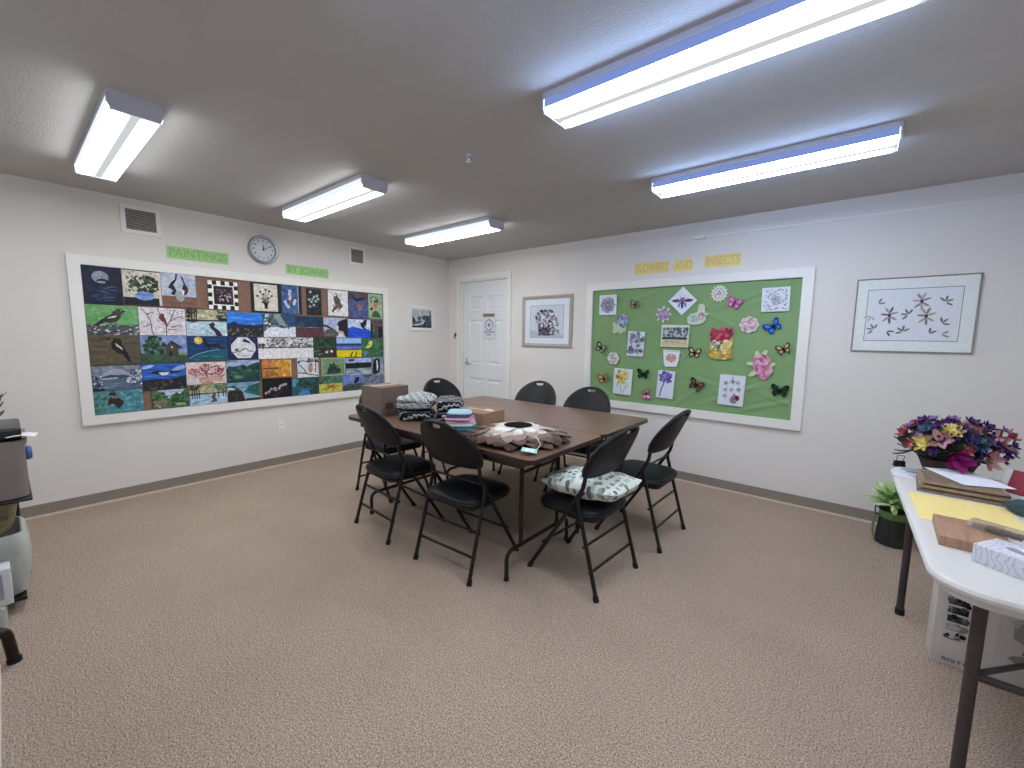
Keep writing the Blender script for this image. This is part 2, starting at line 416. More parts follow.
# outlet
t = thing('wall_outlet', 'white electrical outlet low on the wall below the painting board', 'outlet', (0, -2.339, .408), radians(90))
MB().box((0, -.003, 0), (.07, .006, .115), bev=.002).build('cover_plate', TRIMW, t)
for s in (-1, 1):
    b = MB(); b.mi = 0; b.box((0, -.0045, s * .028), (.034, .006, .03), bev=.002); b.mi = 1
    for q in (-1, 1): b.box((q * .007, -.0078, s * .028 + .002), (.003, .001, .009))
    b.build('socket', [TRIMW, DARKIN], t)
# small dark pull beside the door
t = thing('wall_hook', 'small dark metal wall hook beside the left door casing', 'hook', (.147, 0, 1.394))
MB().lathe([(.012, 0), (.012, .006)], n=14, axis='y').build('plate', DARKIN, t)
MB().tube(fillet([(0, -.006, .03), (0, -.03, .0), (0, -.028, -.035), (0, -.01, -.04)], .015), .008).build('prong', DARKIN, t)
# door notices
t = thing('door_plaque', 'small tan name plaque on the white door above the notice', 'sign', (.755, DFY, 1.66))
MB().box((0, -.003, 0), (.215, .006, .05)).build('plate', mat('tan_plaque', 'b49a8c', .5, noise=20), t, smooth=None)
lettering('CRAFT ROOM', .03, INK, t, (0, -.0068, 0), (radians(90), 0, 0), width=.17, bold=.0008)
# ---------------------------------------------------------------- flat pictures: a panel with painted shapes on its face
class Art:
    """unit square picture (x right, y up) on a panel w x h x t; front faces local -Y, back lies at y=0"""
    def __init__(s, w, h, t=.012, bg='ffffff', edge=None, outline=None, seed=0):
        s.w, s.h, s.t = w, h, t; s.b = MB(); s.k = 0; s.r = random.Random(seed); s.outline = outline
        o = outline or [(0, 0), (1, 0), (1, 1), (0, 1)]
        s.b.col = lin(edge or bg); n = len(o)
        P = lambda u, v, y: ((u - .5) * w, y, (v - .5) * h)
        vs = [P(u, v, -t) for u, v in o] + [P(u, v, 0) for u, v in o]
        s.b.add(vs, [(i, n + i, n + (i + 1) % n, (i + 1) % n) for i in range(n)] + [tuple(range(n, 2 * n))[::-1]])
        s.b.col = lin(bg); s.b.add(vs[:n], [tuple(range(n))])
    def pl(s, pts, c):
        s.k += 1; y = -s.t - .00003 * s.k; s.b.col = lin(c)
        cl = (lambda v: min(1, max(0, v))) if s.outline is None else (lambda v: v)
        s.b.add([((cl(u) - .5) * s.w, y, (cl(v) - .5) * s.h) for u, v in pts], [tuple(range(len(pts)))]); return s
    def rc(s, x0, y0, x1, y1, c): return s.pl([(x0, y0), (x1, y0), (x1, y1), (x0, y1)], c)
    def el(s, x, y, rx, ry, c, a=0, n=14):
        ca, sa = cos(radians(a)), sin(radians(a)); k = s.w / s.h
        return s.pl([(x + (rx * cos(2 * pi * i / n) * ca - ry / k * sin(2 * pi * i / n) * sa), y + (rx * k * cos(2 * pi * i / n) * sa + ry * sin(2 * pi * i / n) * ca)) for i in range(n)], c)
    def ln(s, pts, wd, c):
        k = s.w / s.h
        for (x0, y0), (x1, y1) in zip(pts, pts[1:]):
            dx, dy = (x1 - x0) * k, y1 - y0; L = math.hypot(dx, dy) or 1; nx, ny = -dy / L * wd / 2 / k, dx / L * wd / 2
            s.pl([(x0 + nx, y0 + ny), (x0 - nx, y0 - ny), (x1 - nx, y1 - ny), (x1 + nx, y1 + ny)], c)
        return s
    def bl(s, n, x0, y0, x1, y1, r, cols, round_=False, flat=1.0):
        R = s.r
        for i in range(n):
            while True:
                a, d = R.uniform(-1, 1), R.uniform(-1, 1)
                if not round_ or a * a + d * d < 1: break
            q = r * R.uniform(.6, 1.3)
            s.el((x0 + x1) / 2 + a * (x1 - x0) / 2, (y0 + y1) / 2 + d * (y1 - y0) / 2, q / (s.w / s.h), q * flat, R.choice(cols), R.uniform(0, 90) if flat == 1 else R.uniform(-12, 12), 6)
        return s
    def hill(s, pts, c, base=0): return s.pl([(pts[0][0], base)] + list(pts)[0:] + [(pts[-1][0], base)], c) if False else s.pl([(pts[0][0], base), *pts, (pts[-1][0], base)][::-1], c)
    def ridge(s, y, amp, c, n=9, base=0, x0=0, x1=1):
        pts = [(x0 + (x1 - x0) * i / n, y + s.r.uniform(-amp, amp)) for i in range(n + 1)]; return s.hill(pts, c, base)
    def streaks(s, n, x0, y0, x1, y1, L, th, cols):
        for i in range(n):
            x, y, l = s.r.uniform(x0, x1), s.r.uniform(y0, y1), L * s.r.uniform(.4, 1.2)
            s.pl([(x - l / 2, y), (x, y - th / 2), (x + l / 2, y), (x, y + th / 2)], s.r.choice(cols))
        return s
    def flower(s, x, y, r, n, c, cc=None, a0=0):
        for i in range(n):
            a = a0 + 360 * i / n; k = s.w / s.h
            s.el(x + cos(radians(a)) * r * .6 / k, y + sin(radians(a)) * r * .6, r * .48 / k, r * .26, c, a, 8)
        if cc: s.el(x, y, r * .25 / k, r * .25, cc)
        return s
    def tree(s, x, y, h, c, n=4, wd=.02):
        def go(x, y, a, L, w_, d):
            x2, y2 = x + cos(a) * L / (s.w / s.h), y + sin(a) * L; s.ln([(x, y), (x2, y2)], w_, c)
            if d: 
                for q in (-1, 1): go(x2, y2, a + q * s.r.uniform(.3, .6), L * .68, w_ * .65, d - 1)
        go(x, y, pi / 2, h * .38, wd, n); return s
    def done(s, name, m, **k): return s.b.build(name, m, smooth=None, **k)

# ---------------------------------------------------------------- pin board with paintings on the left wall
def pin_board(name, label, y_or_x, z, w, h, fw, loc, rz, sheet):
    t = thing(name, label, 'bulletin board', loc, rz)
    b = MB()
    for s in (-1, 1):
        b.box((s * (w / 2 - fw / 2), -.016, 0), (fw, .032, h), bev=0)
        b.box((0, -.016, s * (h / 2 - fw / 2)), (w - 2 * fw, .032, fw))
    b.build('frame', TRIMW, t, smooth=None)
    sheet(t, w - 2 * fw, h - 2 * fw)
    return t
CORK = mat('brown_cork', '8b6e60', .9, noise=60, amount=.16, bump=.2, bscale=180, spec=.1)
def cork_sheet(t, w, h): MB().box((0, -.005, 0), (w, .01, h)).build('cork_sheet', CORK, t, smooth=None)
pin_board('bulletin_board', 'wide white framed cork board covered with paintings on the left wall', 0, 0, 2.755, 1.302, .072, (0, -2.408, 1.30), radians(90), cork_sheet)

SP = [[-3.599,1.733,0.221,0.289],[-3.365,1.734,0.239,0.272],[-3.122,1.736,0.238,0.285],[-2.794,1.723,0.236,0.256],[-2.427,1.728,0.271,0.287],[-2.187,1.729,0.198,0.285],[-1.952,1.724,0.157,0.278],[-1.683,1.729,0.237,0.284],[-1.434,1.72,0.25,0.302],[-1.209,1.723,0.188,0.289],[-3.559,1.468,0.302,0.234],[-3.249,1.467,0.31,0.23],[-2.936,1.467,0.307,0.232],[-2.626,1.463,0.306,0.228],[-2.316,1.462,0.306,0.233],[-2.011,1.456,0.295,0.223],[-1.72,1.455,0.28,0.217],[-1.428,1.451,0.291,0.213],[-1.196,1.45,0.161,0.212],[-3.561,1.232,0.299,0.231],[-3.252,1.233,0.31,0.226],[-2.94,1.235,0.306,0.223],[-2.658,1.238,0.25,0.214],[-2.391,1.231,0.276,0.213],[-2.117,1.232,0.263,0.214],[-1.852,1.236,0.26,0.209],[-1.565,1.229,0.307,0.22],[-1.261,1.225,0.292,0.228],[-3.563,1.01,0.294,0.196],[-3.266,1.002,0.293,0.22],[-2.963,1.013,0.304,0.201],[-2.665,1.015,0.285,0.209],[-2.361,1.025,0.292,0.192],[-2.047,1.018,0.224,0.207],[-1.761,1.015,0.28,0.202],[-1.45,1.005,0.333,0.201],[-1.197,0.995,0.165,0.224],[-3.565,0.817,0.29,0.182],[-3.235,0.805,0.253,0.158],[-2.959,0.816,0.29,0.181],[-2.672,0.816,0.278,0.18],[-2.365,0.825,0.277,0.199],[-2.081,0.818,0.283,0.184],[-1.8,0.817,0.271,0.182],[-1.529,0.813,0.263,0.175],[-1.254,0.803,0.278,0.153]]
def songbird(A, x, y, s, f, body, wing, patch, tilt=0):
    k = A.w / A.h
    def q(pts):
        ct, st = cos(radians(tilt)), sin(radians(tilt))
        return [(x + f * (a * ct - b * st) * s / k, y + (a * st + b * ct) * s) for a, b in pts]
    A.pl(q([(-1.1, -.35), (-.9, -.42), (-.35, -.2), (-.2, .02), (-.5, .05)]), wing)
    A.pl(q([(-.6, -.12), (-.2, -.32), (.25, -.28), (.55, 0), (.6, .3), (.75, .38), (.55, .42), (.4, .52), (.22, .48), (.1, .3), (-.3, .15)]), body)
    A.pl(q([(-.75, -.2), (-.1, -.15), (.3, .1), (.1, .25), (-.3, .12)]), wing)
    if patch: A.pl(q([(-.25, .02), (.2, .02), (.38, .14), (.1, .14), (-.1, .1)]), patch)
    return A
def P00(A):
    A.bl(60, 0, 0, 1, 1, .06, ['0c1230', '101a3c', '0a0f28', '122048']); A.el(.45, .72, .22, .16, '8a93a8'); A.bl(30, .28, .6, .62, .85, .025, ['9aa3b6', '7c869d', 'a9b0c0'], True)
    A.el(.5, .62, .15, .06, '131a33'); A.el(.47, .585, .11, .03, 'a2abbd'); A.streaks(34, .25, .08, .75, .5, .3, .02, ['41587f', '5c7397', '2b4270'])
def P01(A):
    A.bl(46, .03, .3, .97, .98, .03, ['8d8a78', 'a5a18f', 'ded9c9', '4d5140']); A.rc(0, 0, 1, .22, '14182c'); A.bl(130, .16, .36, .97, .84, .055, ['2b3a2c', '3c4a38', '50604a', '202a22', 'c9c5b2'], True)
    A.el(.55, .27, .26, .13, '7f9fd6'); A.el(.55, .31, .25, .05, '6485c4'); A.rc(.93, 0, 1, 1, 'd8d2c4')
def P02(A):
    A.bl(40, 0, .35, 1, 1, .08, ['b5c2dc', 'c4c6d4', 'cfcdd2', 'a4b8dc']); A.rc(0, 0, 1, .33, '805a4e'); A.streaks(18, .1, .02, .9, .3, .5, .03, ['744f44', '8c6658'])
    A.pl([(.42, 1), (.47, 1), (.44, .82), (.34, .66), (.42, .5), (.36, .36), (.25, .38), (.32, .5), (.18, .58), (.28, .74), (.4, .84)], '191d2c');
    A.pl([(.55, .96), (.62, .92), (.68, .72), (.78, .56), (.74, .44), (.6, .34), (.5, .22), (.56, .4), (.66, .5), (.58, .56), (.64, .72)], '1d1f2e'); A.el(.52, .34, .13, .17, 'a4a8ac'); A.pl([(.56, .5), (.66, .48), (.6, .36)], 'eeeef0'); A.el(.72, .53, .07, .03, '7a2f33', 20)
def P03(A):
    n = 7
    for i in range(n):
        for j in range(n):
            if i in (0, n - 1) or j in (0, n - 1): A.rc(i / n, j / n, (i + 1) / n, (j + 1) / n, '0f0f12' if (i + j) % 2 else 'f2f1ee')
    A.rc(.13, .14, .87, .86, 'e9e8e8'); A.rc(.18, .18, .83, .82, '171019'); A.bl(34, .25, .3, .8, .72, .05, ['5c4652', '40303c', '7b6170', '231a22']); A.bl(14, .3, .3, .75, .5, .03, ['e2d4d8', 'c2a6ae'])
def P04(A):
    A.rc(.09, .05, .88, .96, 'd9d3c6'); A.rc(.09, .05, .88, .08, 'c6bfb0')
    for x, y in ((.2, .55), (.3, .7), (.48, .78), (.6, .74), (.68, .58), (.4, .62)): A.ln([(.45, .36), (x, y)], .018, '5a5a4c'); A.el(x, y, .045, .035, '3d3a36')
    A.bl(16, .36, .34, .58, .54, .03, ['3a4034', '55594a']); A.pl([(.38, .36), (.56, .36), (.52, .2), (.55, .14), (.4, .14), (.43, .2)], '121313')
def P05(A):
    A.rc(0, .02, .84, 1, '3e5f92'); A.bl(40, .02, .05, .8, .97, .06, ['45689c', '365588', '4f73a4', '2f4a7c'])
    A.bl(14, .3, .3, .6, .5, .04, ['4e3a5c', '6c4a66', '2f2c4a'])
    for x, y in ((.42, .8), (.4, .7), (.43, .6), (.4, .52), (.16, .42), (.22, .32), (.3, .24), (.66, .48), (.62, .42), (.6, .36)): A.flower(x, y, .06, 5, 'e4e2ec', 'c9b3cc')
    A.rc(.84, 0, 1, 1, '11142c'); A.rc(.8, .02, .84, 1, 'a6b8cc')
def P06(A):
    A.bl(50, 0, 0, 1, 1, .07, ['131b22', '1a2630', '0e151b', '20303a'])
    for x, y in ((.25, .87), (.5, .7), (.7, .74), (.15, .58), (.38, .6), (.6, .53), (.2, .32), (.46, .38), (.3, .5), (.75, .62)): A.flower(x, y, .055, 5, 'd6dcd8', '8fa08e', A.r.uniform(0, 60))
    A.bl(14, .1, .3, .8, .8, .02, ['3f5a48', '5c7a62'])
def P07(A):
    A.rc(0, 0, 1, 1, 'e6e2e2'); A.bl(8, .55, .6, .72, .9, .03, ['9aa898', 'b6bdb0']); A.pl([(.3, .86), (.38, .93), (.48, .86), (.5, .74), (.58, .66), (.62, .5), (.7, .44), (.72, .36), (.6, .3), (.56, .22), (.5, .34), (.34, .24), (.24, .12), (.16, .18), (.28, .34), (.44, .42), (.34, .5), (.28, .64)], '54473e')
    A.el(.36, .83, .08, .07, 'cfc8c0'); A.bl(40, .25, .2, .65, .72, .025, ['6e6054', '3e342e', '877868'], True); A.ln([(.2, .2), (.75, .46)], .02, '6d5a4c')
def P08(A):
    A.rc(0, 0, 1, 1, '4a5080'); A.bl(40, 0, .72, 1, 1, .08, ['5a3f44', '634648', '513a42']); A.bl(90, 0, 0, 1, .7, .07, ['4a5a8c', '5466a0', '445486', '545c88']); A.bl(24, .4, .3, .7, .68, .05, ['8a7068', 'a08474', '6c5a68'], True)
    A.pl([(.12, .95), (.22, .84), (.4, .76), (.6, .78), (.88, .84), (.7, .72), (.52, .68), (.4, .62), (.34, .68), (.22, .76)], '15111a'); A.bl(14, 0, 0, 1, .3, .05, ['4c3c54', '3c4066', '5c6ca0'])
def P09(A):
    A.rc(0, 0, 1, 1, '9dbd98'); A.bl(20, 0, 0, 1, 1, .08, ['a4c3a0', '94b690', '8cae8c'])
    for x, y in ((.2, .85), (.35, .9), (.55, .88), (.2, .68), (.65, .8)): A.el(x, y, .05, .05, '223a2a')
    A.el(.55, .68, .16, .09, '1f1a1a'); A.el(.55, .58, .14, .12, 'c08a62'); A.pl([(.4, .56), (.62, .54), (.56, .4), (.46, .4)], 'b57d58'); A.el(.3, .5, .1, .12, 'd4986c', 30); A.pl([(.2, .46), (.36, .4), (.18, .32), (.1, .36)], '17201c')
    A.pl([(.2, .04), (.36, .28), (.52, .34), (.7, .28), (.92, .04)], '35593c'); A.bl(12, .3, .06, .8, .28, .04, ['456e4a', '2c4a34'])
def P10(A):
    A.rc(0, .3, 1, 1, '6ea86a'); A.bl(24, 0, .35, 1, 1, .08, ['76b070', '66a062', '7ab878', '5f985e']); A.rc(0, 0, 1, .34, '4b5058')
    A.bl(60, 0, 0, 1, .34, .045, ['d8d4d0', '8a8c90', '2c3036', 'a8a6a4', '3e444c', 'c4c0bc'], flat=.55); songbird(A, .47, .56, .46, 1, '3a352e', '25282c', 'e8e6e4', 12); A.el(.64, .8, .085, .1, '4c4034'); A.pl([(.71, .84), (.79, .79), (.71, .77)], '2c2824'); A.el(.67, .83, .012, .016, 'd8d4c8'); A.ln([(.45, .42), (.47, .28)], .025, '4a4440'); A.ln([(.53, .42), (.56, .3)], .025, '4a4440')
def P11(A):
    A.rc(0, 0, 1, 1, 'ddd6dc'); A.bl(20, 0, 0, 1, 1, .08, ['e4dee2', 'd4ccd6', 'e9e4e6'])
    for p in ([(.06, .98), (.16, .76), (.24, .5), (.25, .2), (.28, 0)], [(.56, 0), (.56, .3), (.66, .55), (.78, .95)], [(.56, .4), (.45, .7), (.4, .98)], [(.64, .5), (.82, .68), (.94, .7)], [(.24, .4), (.1, .3)], [(.66, .3), (.9, .4)], [(.16, .76), (.3, .82)], [(.58, .2), (.78, .22)]): A.ln(p, .026, '4a3e40')
    A.bl(40, 0, .1, 1, .98, .02, ['6a5054', '8a5c60', '4a4446']); songbird(A, .5, .6, .28, -1, '7c3438', '6a2c32', None, 48)
def P12(A):
    A.rc(0, .5, 1, 1, 'b8b48c'); A.bl(60, .25, .55, .85, 1, .05, ['c8c4a4', 'a8a47c', 'd4d2bc', '9c9a78']); A.rc(0, 0, 1, .55, 'b8d4e0'); A.bl(30, 0, 0, 1, .5, .07, ['c4dce6', 'acc8d8', 'd6e6ec'])
    A.bl(30, 0, .55, .26, 1, .05, ['2c2a30', '3c3838', '57504c']); A.bl(14, .75, .72, 1, .98, .05, ['4c4c44', '605e54'])
    for x in (.05, .12, .2, .24): A.rc(x, .5, x + .025, 1, '1e1c22')
    A.pl([(0, .54), (1, .58), (1, .62), (0, .6)], '22242c'); A.pl([(.8, .6), (1, .58), (1, .7), (.86, .72), (.78, .8), (.78, .66)], '20202a'); A.pl([(.54, .46), (.66, .54), (.7, .44), (.66, .36), (.8, .2), (.88, 0), (.72, 0), (.68, .14), (.58, .3)], '2a2a34'); A.streaks(12, .05, .05, .6, .35, .16, .03, ['7c98ac', '8cacb8'])
def P13(A):
    A.rc(0, .45, 1, 1, '2f7fe0'); A.streaks(30, .1, .5, .95, .98, .5, .05, ['3a8cf0', '2670d0', '52a0f4', '2268c4']); A.ridge(.5, .05, '15203e', 8); A.pl([(.0, .5), (.2, .62), (.36, .46), (.5, .42), (.7, .48), (1, .52), (1, .4), (0, .3)], '17264c'); A.rc(0, 0, 1, .32, '20242a'); A.bl(50, 0, .0, 1, .32, .035, ['6a6c54', '484c44', '8a8860', '2c3034', '1a1c24'])
def P14(A):
    A.rc(0, 0, 1, 1, '5c6a74'); A.bl(50, 0, .4, .7, 1, .08, ['77858c', '4a5a64', '97a4a8', '37474f', '62747a']); A.pl([(.62, 1), (1, 1), (1, .5), (.8, .46), (.68, .7)], '274a78'); A.bl(14, .72, .55, 1, 1, .05, ['34598a', '1f3a62']); A.pl([(.2, 1), (.45, .7), (.6, .5), (.72, .48), (.62, .72), (.5, 1)], '8c9a98')
    A.bl(24, 0, .4, .3, 1, .05, ['c8d0d2', '2c3c3a', '46584f', 'e4e8ea']); A.hill([(0, .2), (.16, .4), (.4, .44), (.6, .38), (.8, .42), (1, .45)], 'dde0ea'); A.streaks(14, .05, .03, .95, .36, .3, .03, ['cdd2e0', 'eef0f4']); A.el(.78, .4, .02, .06, '3c4650')
def P15(A):
    A.rc(0, .48, 1, 1, '16304c'); A.bl(40, 0, .5, 1, 1, .07, ['1a3858', '122840', '20445e', '18304e']); A.rc(0, 0, 1, .46, '58323c'); A.bl(40, 0, 0, 1, .44, .06, ['653a44', '4a2a36', '70464c'], flat=.4); A.pl([(.08, .5), (.2, .8), (.34, .5)], '2c5060'); A.streaks(10, 0, .42, 1, .5, .5, .03, ['2a3c58', '6e5260'])
def P16(A):
    A.rc(0, .4, 1, 1, 'a8b2d6'); A.bl(18, 0, .5, .6, 1, .09, ['b4bedd', '9aa6cc', 'c2c6dc']); A.pl([(0, .66), (.15, .62), (.42, .42), (.4, .36), (.1, .52), (0, .55)], '22222c'); A.hill([(0, .3), (.2, .44), (.45, .36), (.6, .3), (.62, 0)], '5a5652'); A.bl(14, .05, .03, .5, .34, .05, ['7a746c', '484644'])
    A.pl([(.55, .7), (.66, .84), (.8, .92), (1, 1), (1, 0), (.88, .05), (.82, .3), (.66, .36), (.56, .28), (.62, .5)], '17171e'); A.pl([(.54, .52), (.6, .62), (.6, .3), (.54, .28)], 'e6e6ea'); A.hill([(.5, 0), (.62, .16), (.76, .2), (.9, .02)], 'd6d8e4')
def P17(A):
    A.rc(0, .5, 1, 1, 'c8d4ea'); A.bl(14, 0, .7, 1, 1, .1, ['d8dff0', 'b4c6e6', 'e4e8f2']); A.hill([(0, .5), (.2, .6), (.45, .54), (.6, .5), (1, .4)], '1f4fd6'); A.streaks(26, .05, .03, .95, .46, .5, .04, ['2a5cec', '1740b8', '3a6cf0', '1a48c8'])
    A.pl([(.48, .98), (.56, .82), (.64, .86), (.7, .98), (.84, 1), (.8, .72), (.72, .6), (.86, .38), (.7, .48), (.56, .6), (.54, .74)], '131a30'); A.pl([(.86, .9), (.98, .7), (.96, .55), (.8, .62)], 'eef0f4')
def P18(A):
    A.rc(0, 0, 1, 1, '3c4048'); A.rc(0, 0, .14, 1, '10121a'); A.bl(30, .14, .4, 1, 1, .07, ['6c4852', '7c5560', '504450', '5c5a64']); A.bl(24, .14, 0, .7, .6, .06, ['4c5c58', '38484a', '6a7672']); A.pl([(.6, .6), (1, .66), (1, .1), (.7, 0), (.62, .3)], '1c1e26'); A.el(.55, .76, .08, .07, 'a03440')
def P19(A):
    A.rc(0, 0, 1, 1, '5c5440'); A.streaks(50, 0, 0, 1, 1, .6, .05, ['665e46', '50493a', '6e6850', '585142', '4c4638']); songbird(A, .58, .56, .5, -1, '1c1a1c', '141316', 'd4cfc8', 42); A.pl([(.4, .84), (.3, .9), (.42, .92)], '1c1a1c'); A.ln([(.62, .36), (.64, .18)], .025, '6a5148'); A.ln([(.55, .38), (.6, .2), (.7, .2)], .02, '6a5148')
def P20(A):
    A.rc(0, .35, 1, 1, '8296c8'); A.bl(20, 0, .4, 1, 1, .09, ['8c9ed0', '768ac0', '98a8d2']); A.rc(0, 0, 1, .36, '3c5c3e'); A.rc(.6, .28, 1, .36, '7f9a64'); A.bl(16, 0, 0, 1, .24, .06, ['2c4834', '36543a', '26402e'])
    A.bl(60, .08, .3, .5, .98, .07, ['22402e', '2e4e38', '183224', '3c5c44', '4c6a50'], True); A.pl([(.5, .22), (.8, .22), (.8, .5), (.9, .56), (.66, .84), (.52, .62)], '4a4440'); A.pl([(.66, .84), (.9, .56), (.84, .54), (.64, .76), (.5, .56)], '363034'); A.rc(.58, .24, .66, .42, '201c20'); A.el(.66, .58, .025, .035, 'c6c8d0')
def P21(A):
    A.rc(0, 0, 1, 1, '123a6c'); A.streaks(30, 0, .4, 1, 1, .6, .06, ['164478', '0f305c', '1c4c84']); A.el(.27, .83, .1, .15, 'd6c04c'); A.el(.25, .85, .05, .07, 'eede8c'); A.hill([(0, .08), (.2, .26), (.5, .38), (.8, .46), (1, .44)], '1a5568'); A.streaks(20, .1, .05, .9, .3, .5, .04, ['226a78', '143c54', '2c7c88']); A.ln([(.02, .1), (.2, .27), (.5, .4), (.8, .47)], .02, '9cc0d0')
    A.pl([(.4, .98), (.46, .9), (.5, .7), (.78, .7), (.84, .5), (.8, .46), (.74, .56), (.56, .54), (.54, .42), (.5, .46), (.44, .62), (.38, .76)], '161c30')
def P22(A):
    A.rc(0, 0, 1, 1, '1c2450'); A.bl(30, 0, 0, 1, 1, .09, ['1c3468', '141c48', '202a58', '2a2460'])
    A.pl([(.34, .98), (.66, .98), (.92, .66), (.94, .4), (.74, .04), (.3, .04), (.1, .36), (.1, .64)], 'd9dde0'); A.bl(16, .2, .15, .85, .85, .07, ['e4e6ea', 'c6cfd0', 'd6d8cc'], True)
    A.pl([(.54, .92), (.72, .8), (.8, .68), (.62, .74), (.48, .8)], '1c1c22'); A.ln([(.14, .3), (.4, .36), (.56, .5), (.7, .36), (.84, .34)], .04, '5c605e'); A.el(.28, .42, .07, .06, '5c5448'); A.ln([(.3, .18), (.6, .14), (.8, .18)], .03, '8c948c')
def bw(A, x0):
    A.rc(0, 0, 1, 1, 'e0dfe2'); A.bl(230, x0, .48, 1, .98, .04, ['5c5a5c', '7c7a7a', '9c9a9c', 'c4c2c4', '3c3a3e', 'eceaec']); A.pl([(0, .5), (1, .52), (1, .56), (0, .56)], '4a484c'); A.rc(0, 0, 1, .5, 'e6e4e6'); A.streaks(8, .1, .1, .9, .4, .4, .02, ['d6d4d8', 'f0eef0'])
def P23(A):
    bw(A, .3); A.pl([(0, .94), (.3, .94), (.24, .7), (0, .72)], 'e8e6e8'); A.bl(16, 0, .5, .22, .74, .05, ['4a484a', '6c6a6a', '38363a'], True)
def P24(A): bw(A, 0); A.bl(30, 0, .75, 1, .98, .035, ['f2f0f2', 'b8b6ba'])
def P25(A):
    A.rc(0, 0, 1, 1, '22402c'); A.bl(60, 0, .4, 1, 1, .07, ['2a5036', '1a3424', '345c40', '162a20']); A.bl(40, .3, 0, 1, .4, .06, ['3c2024', '2a1c20', '4c282a']); A.el(.56, .24, .07, .07, 'd6c8c8'); A.el(.78, .28, .06, .07, 'ece4e2'); A.el(.64, .34, .04, .05, 'b04a48'); A.streaks(10, 0, .1, .4, .4, .3, .05, ['6c7c70', '4c5c50'])
def P26(A):
    A.rc(0, .7, 1, 1, '9ec0ea'); A.rc(0, .3, 1, .72, '5c78b4'); A.streaks(20, .05, .32, .95, .7, .5, .05, ['6c88c0', '8ca2cc', '4a6098']); A.rc(0, .6, 1, .72, '1c3c74'); A.rc(0, .34, 1, .4, '5c645c'); A.rc(0, 0, 1, .36, 'e8ce0a'); A.streaks(12, .1, .03, .9, .32, .5, .04, ['f0da1c', 'd8bc08']); A.pl([(.52, 0), (.58, 0), (.66, .28), (.6, .28)], '4c4410'); A.pl([(.72, 0), (.78, 0), (.8, .3), (.76, .3)], '4c4410')
def P27(A):
    A.rc(0, 0, 1, 1, '3a6c4a'); A.bl(50, 0, 0, 1, 1, .08, ['447a54', '2c583e', '4c8460', '30604a']); A.pl([(.1, .34), (.26, .3), (.2, .05), (.08, .05)], '6c88b0'); A.pl([(.16, .5), (.3, .66), (.36, .84), (.5, .88), (.5, .7), (.42, .52), (.28, .48)], 'd8da5c'); A.pl([(.3, .62), (.4, .74), (.36, .6)], '2a4a34'); A.bl(14, .4, .15, 1, .45, .06, ['22443a', '1c3a30', '5c8870'])
def P28(A):
    A.rc(0, 0, 1, 1, '6c7888'); A.bl(30, 0, .6, 1, 1, .09, ['7c8698', '68748a', '8a92a2']); A.pl([(.1, .56), (.3, .78), (.46, .88), (.62, .84), (.8, .6), (.7, .5)], 'a0a8ba'); A.pl([(.1, .5), (.36, .64), (.5, .6), (.66, .62), (.72, .5), (.5, .46)], '39465a'); A.rc(0, 0, 1, .48, '56687c'); A.streaks(20, 0, .05, 1, .46, .5, .05, ['627488', '4a5c72', '7890a0']); A.ln([(.14, .46), (.5, .5)], .04, 'c6ccd6')
    A.bl(70, .68, .2, 1, .8, .035, ['e4e6f0', 'b4bcd0', '3a4658', 'd0d4e4', '26303e']); A.bl(30, 0, .1, .2, .6, .04, ['c4cad8', '2c3848', '3c4a5c']); A.rc(0, 0, .22, .1, '1c2430')
def P29(A):
    A.rc(0, .35, 1, 1, '2a62c0'); A.streaks(26, 0, .45, 1, 1, .5, .08, ['3470d0', '2456ae', '4480da', '1e4c9c']); A.el(.12, .88, .16, .06, 'a8bce4', 15); A.el(.85, .8, .18, .08, 'a4b2dc', 20); A.hill([(0, .38), (.3, .42), (.6, .38), (.8, .44), (1, .52)], '23212e'); A.bl(24, .1, .03, .9, .34, .06, ['2e2830', '4c4444', '5c5048', '201e28'])
    A.pl([(.2, .68), (.36, .74), (.55, .68), (.9, .72), (.9, .66), (.6, .6), (.36, .58), (.24, .62)], '141a30'); A.pl([(.36, .66), (.62, .66), (.56, .56), (.44, .54)], 'eceef4')
def P30(A):
    A.rc(0, 0, 1, 1, 'dccfca'); A.bl(16, 0, .3, 1, 1, .12, ['e2c8c6', 'e6d8d2', 'd8b8b4']); A.pl([(.36, 0), (.64, 0), (.7, .3), (.3, .3)], 'c09488'); A.rc(.3, .1, .9, .34, 'cca498'); A.tree(.5, .3, .6, '6a2c34', 4, .04); A.bl(90, .08, .38, .95, .9, .035, ['9c4450', 'b85c66', '843440', 'c87c82', '6c2830'], True); A.bl(30, .06, .35, .4, .7, .03, ['b04a5c', 'd08890']); A.bl(26, .7, .3, .96, .7, .03, ['b03c54', 'c05c6c'])
def P31(A):
    A.rc(0, .7, 1, 1, '9aaed0'); A.streaks(12, 0, .75, .8, 1, .5, .06, ['b4c4e0', '7488b4', '5c709c']); A.hill([(0, .64), (.2, .72), (.4, .76), (.6, .72), (.8, .84), (1, .9)], '2a4a50'); A.bl(70, 0, .05, 1, .7, .08, ['1e4238', '2c5c4c', '16342e', '3a6c58', '28485c']); A.el(.32, .24, .12, .08, '5c8c70'); A.rc(0, 0, 1, .08, '1a3c50')
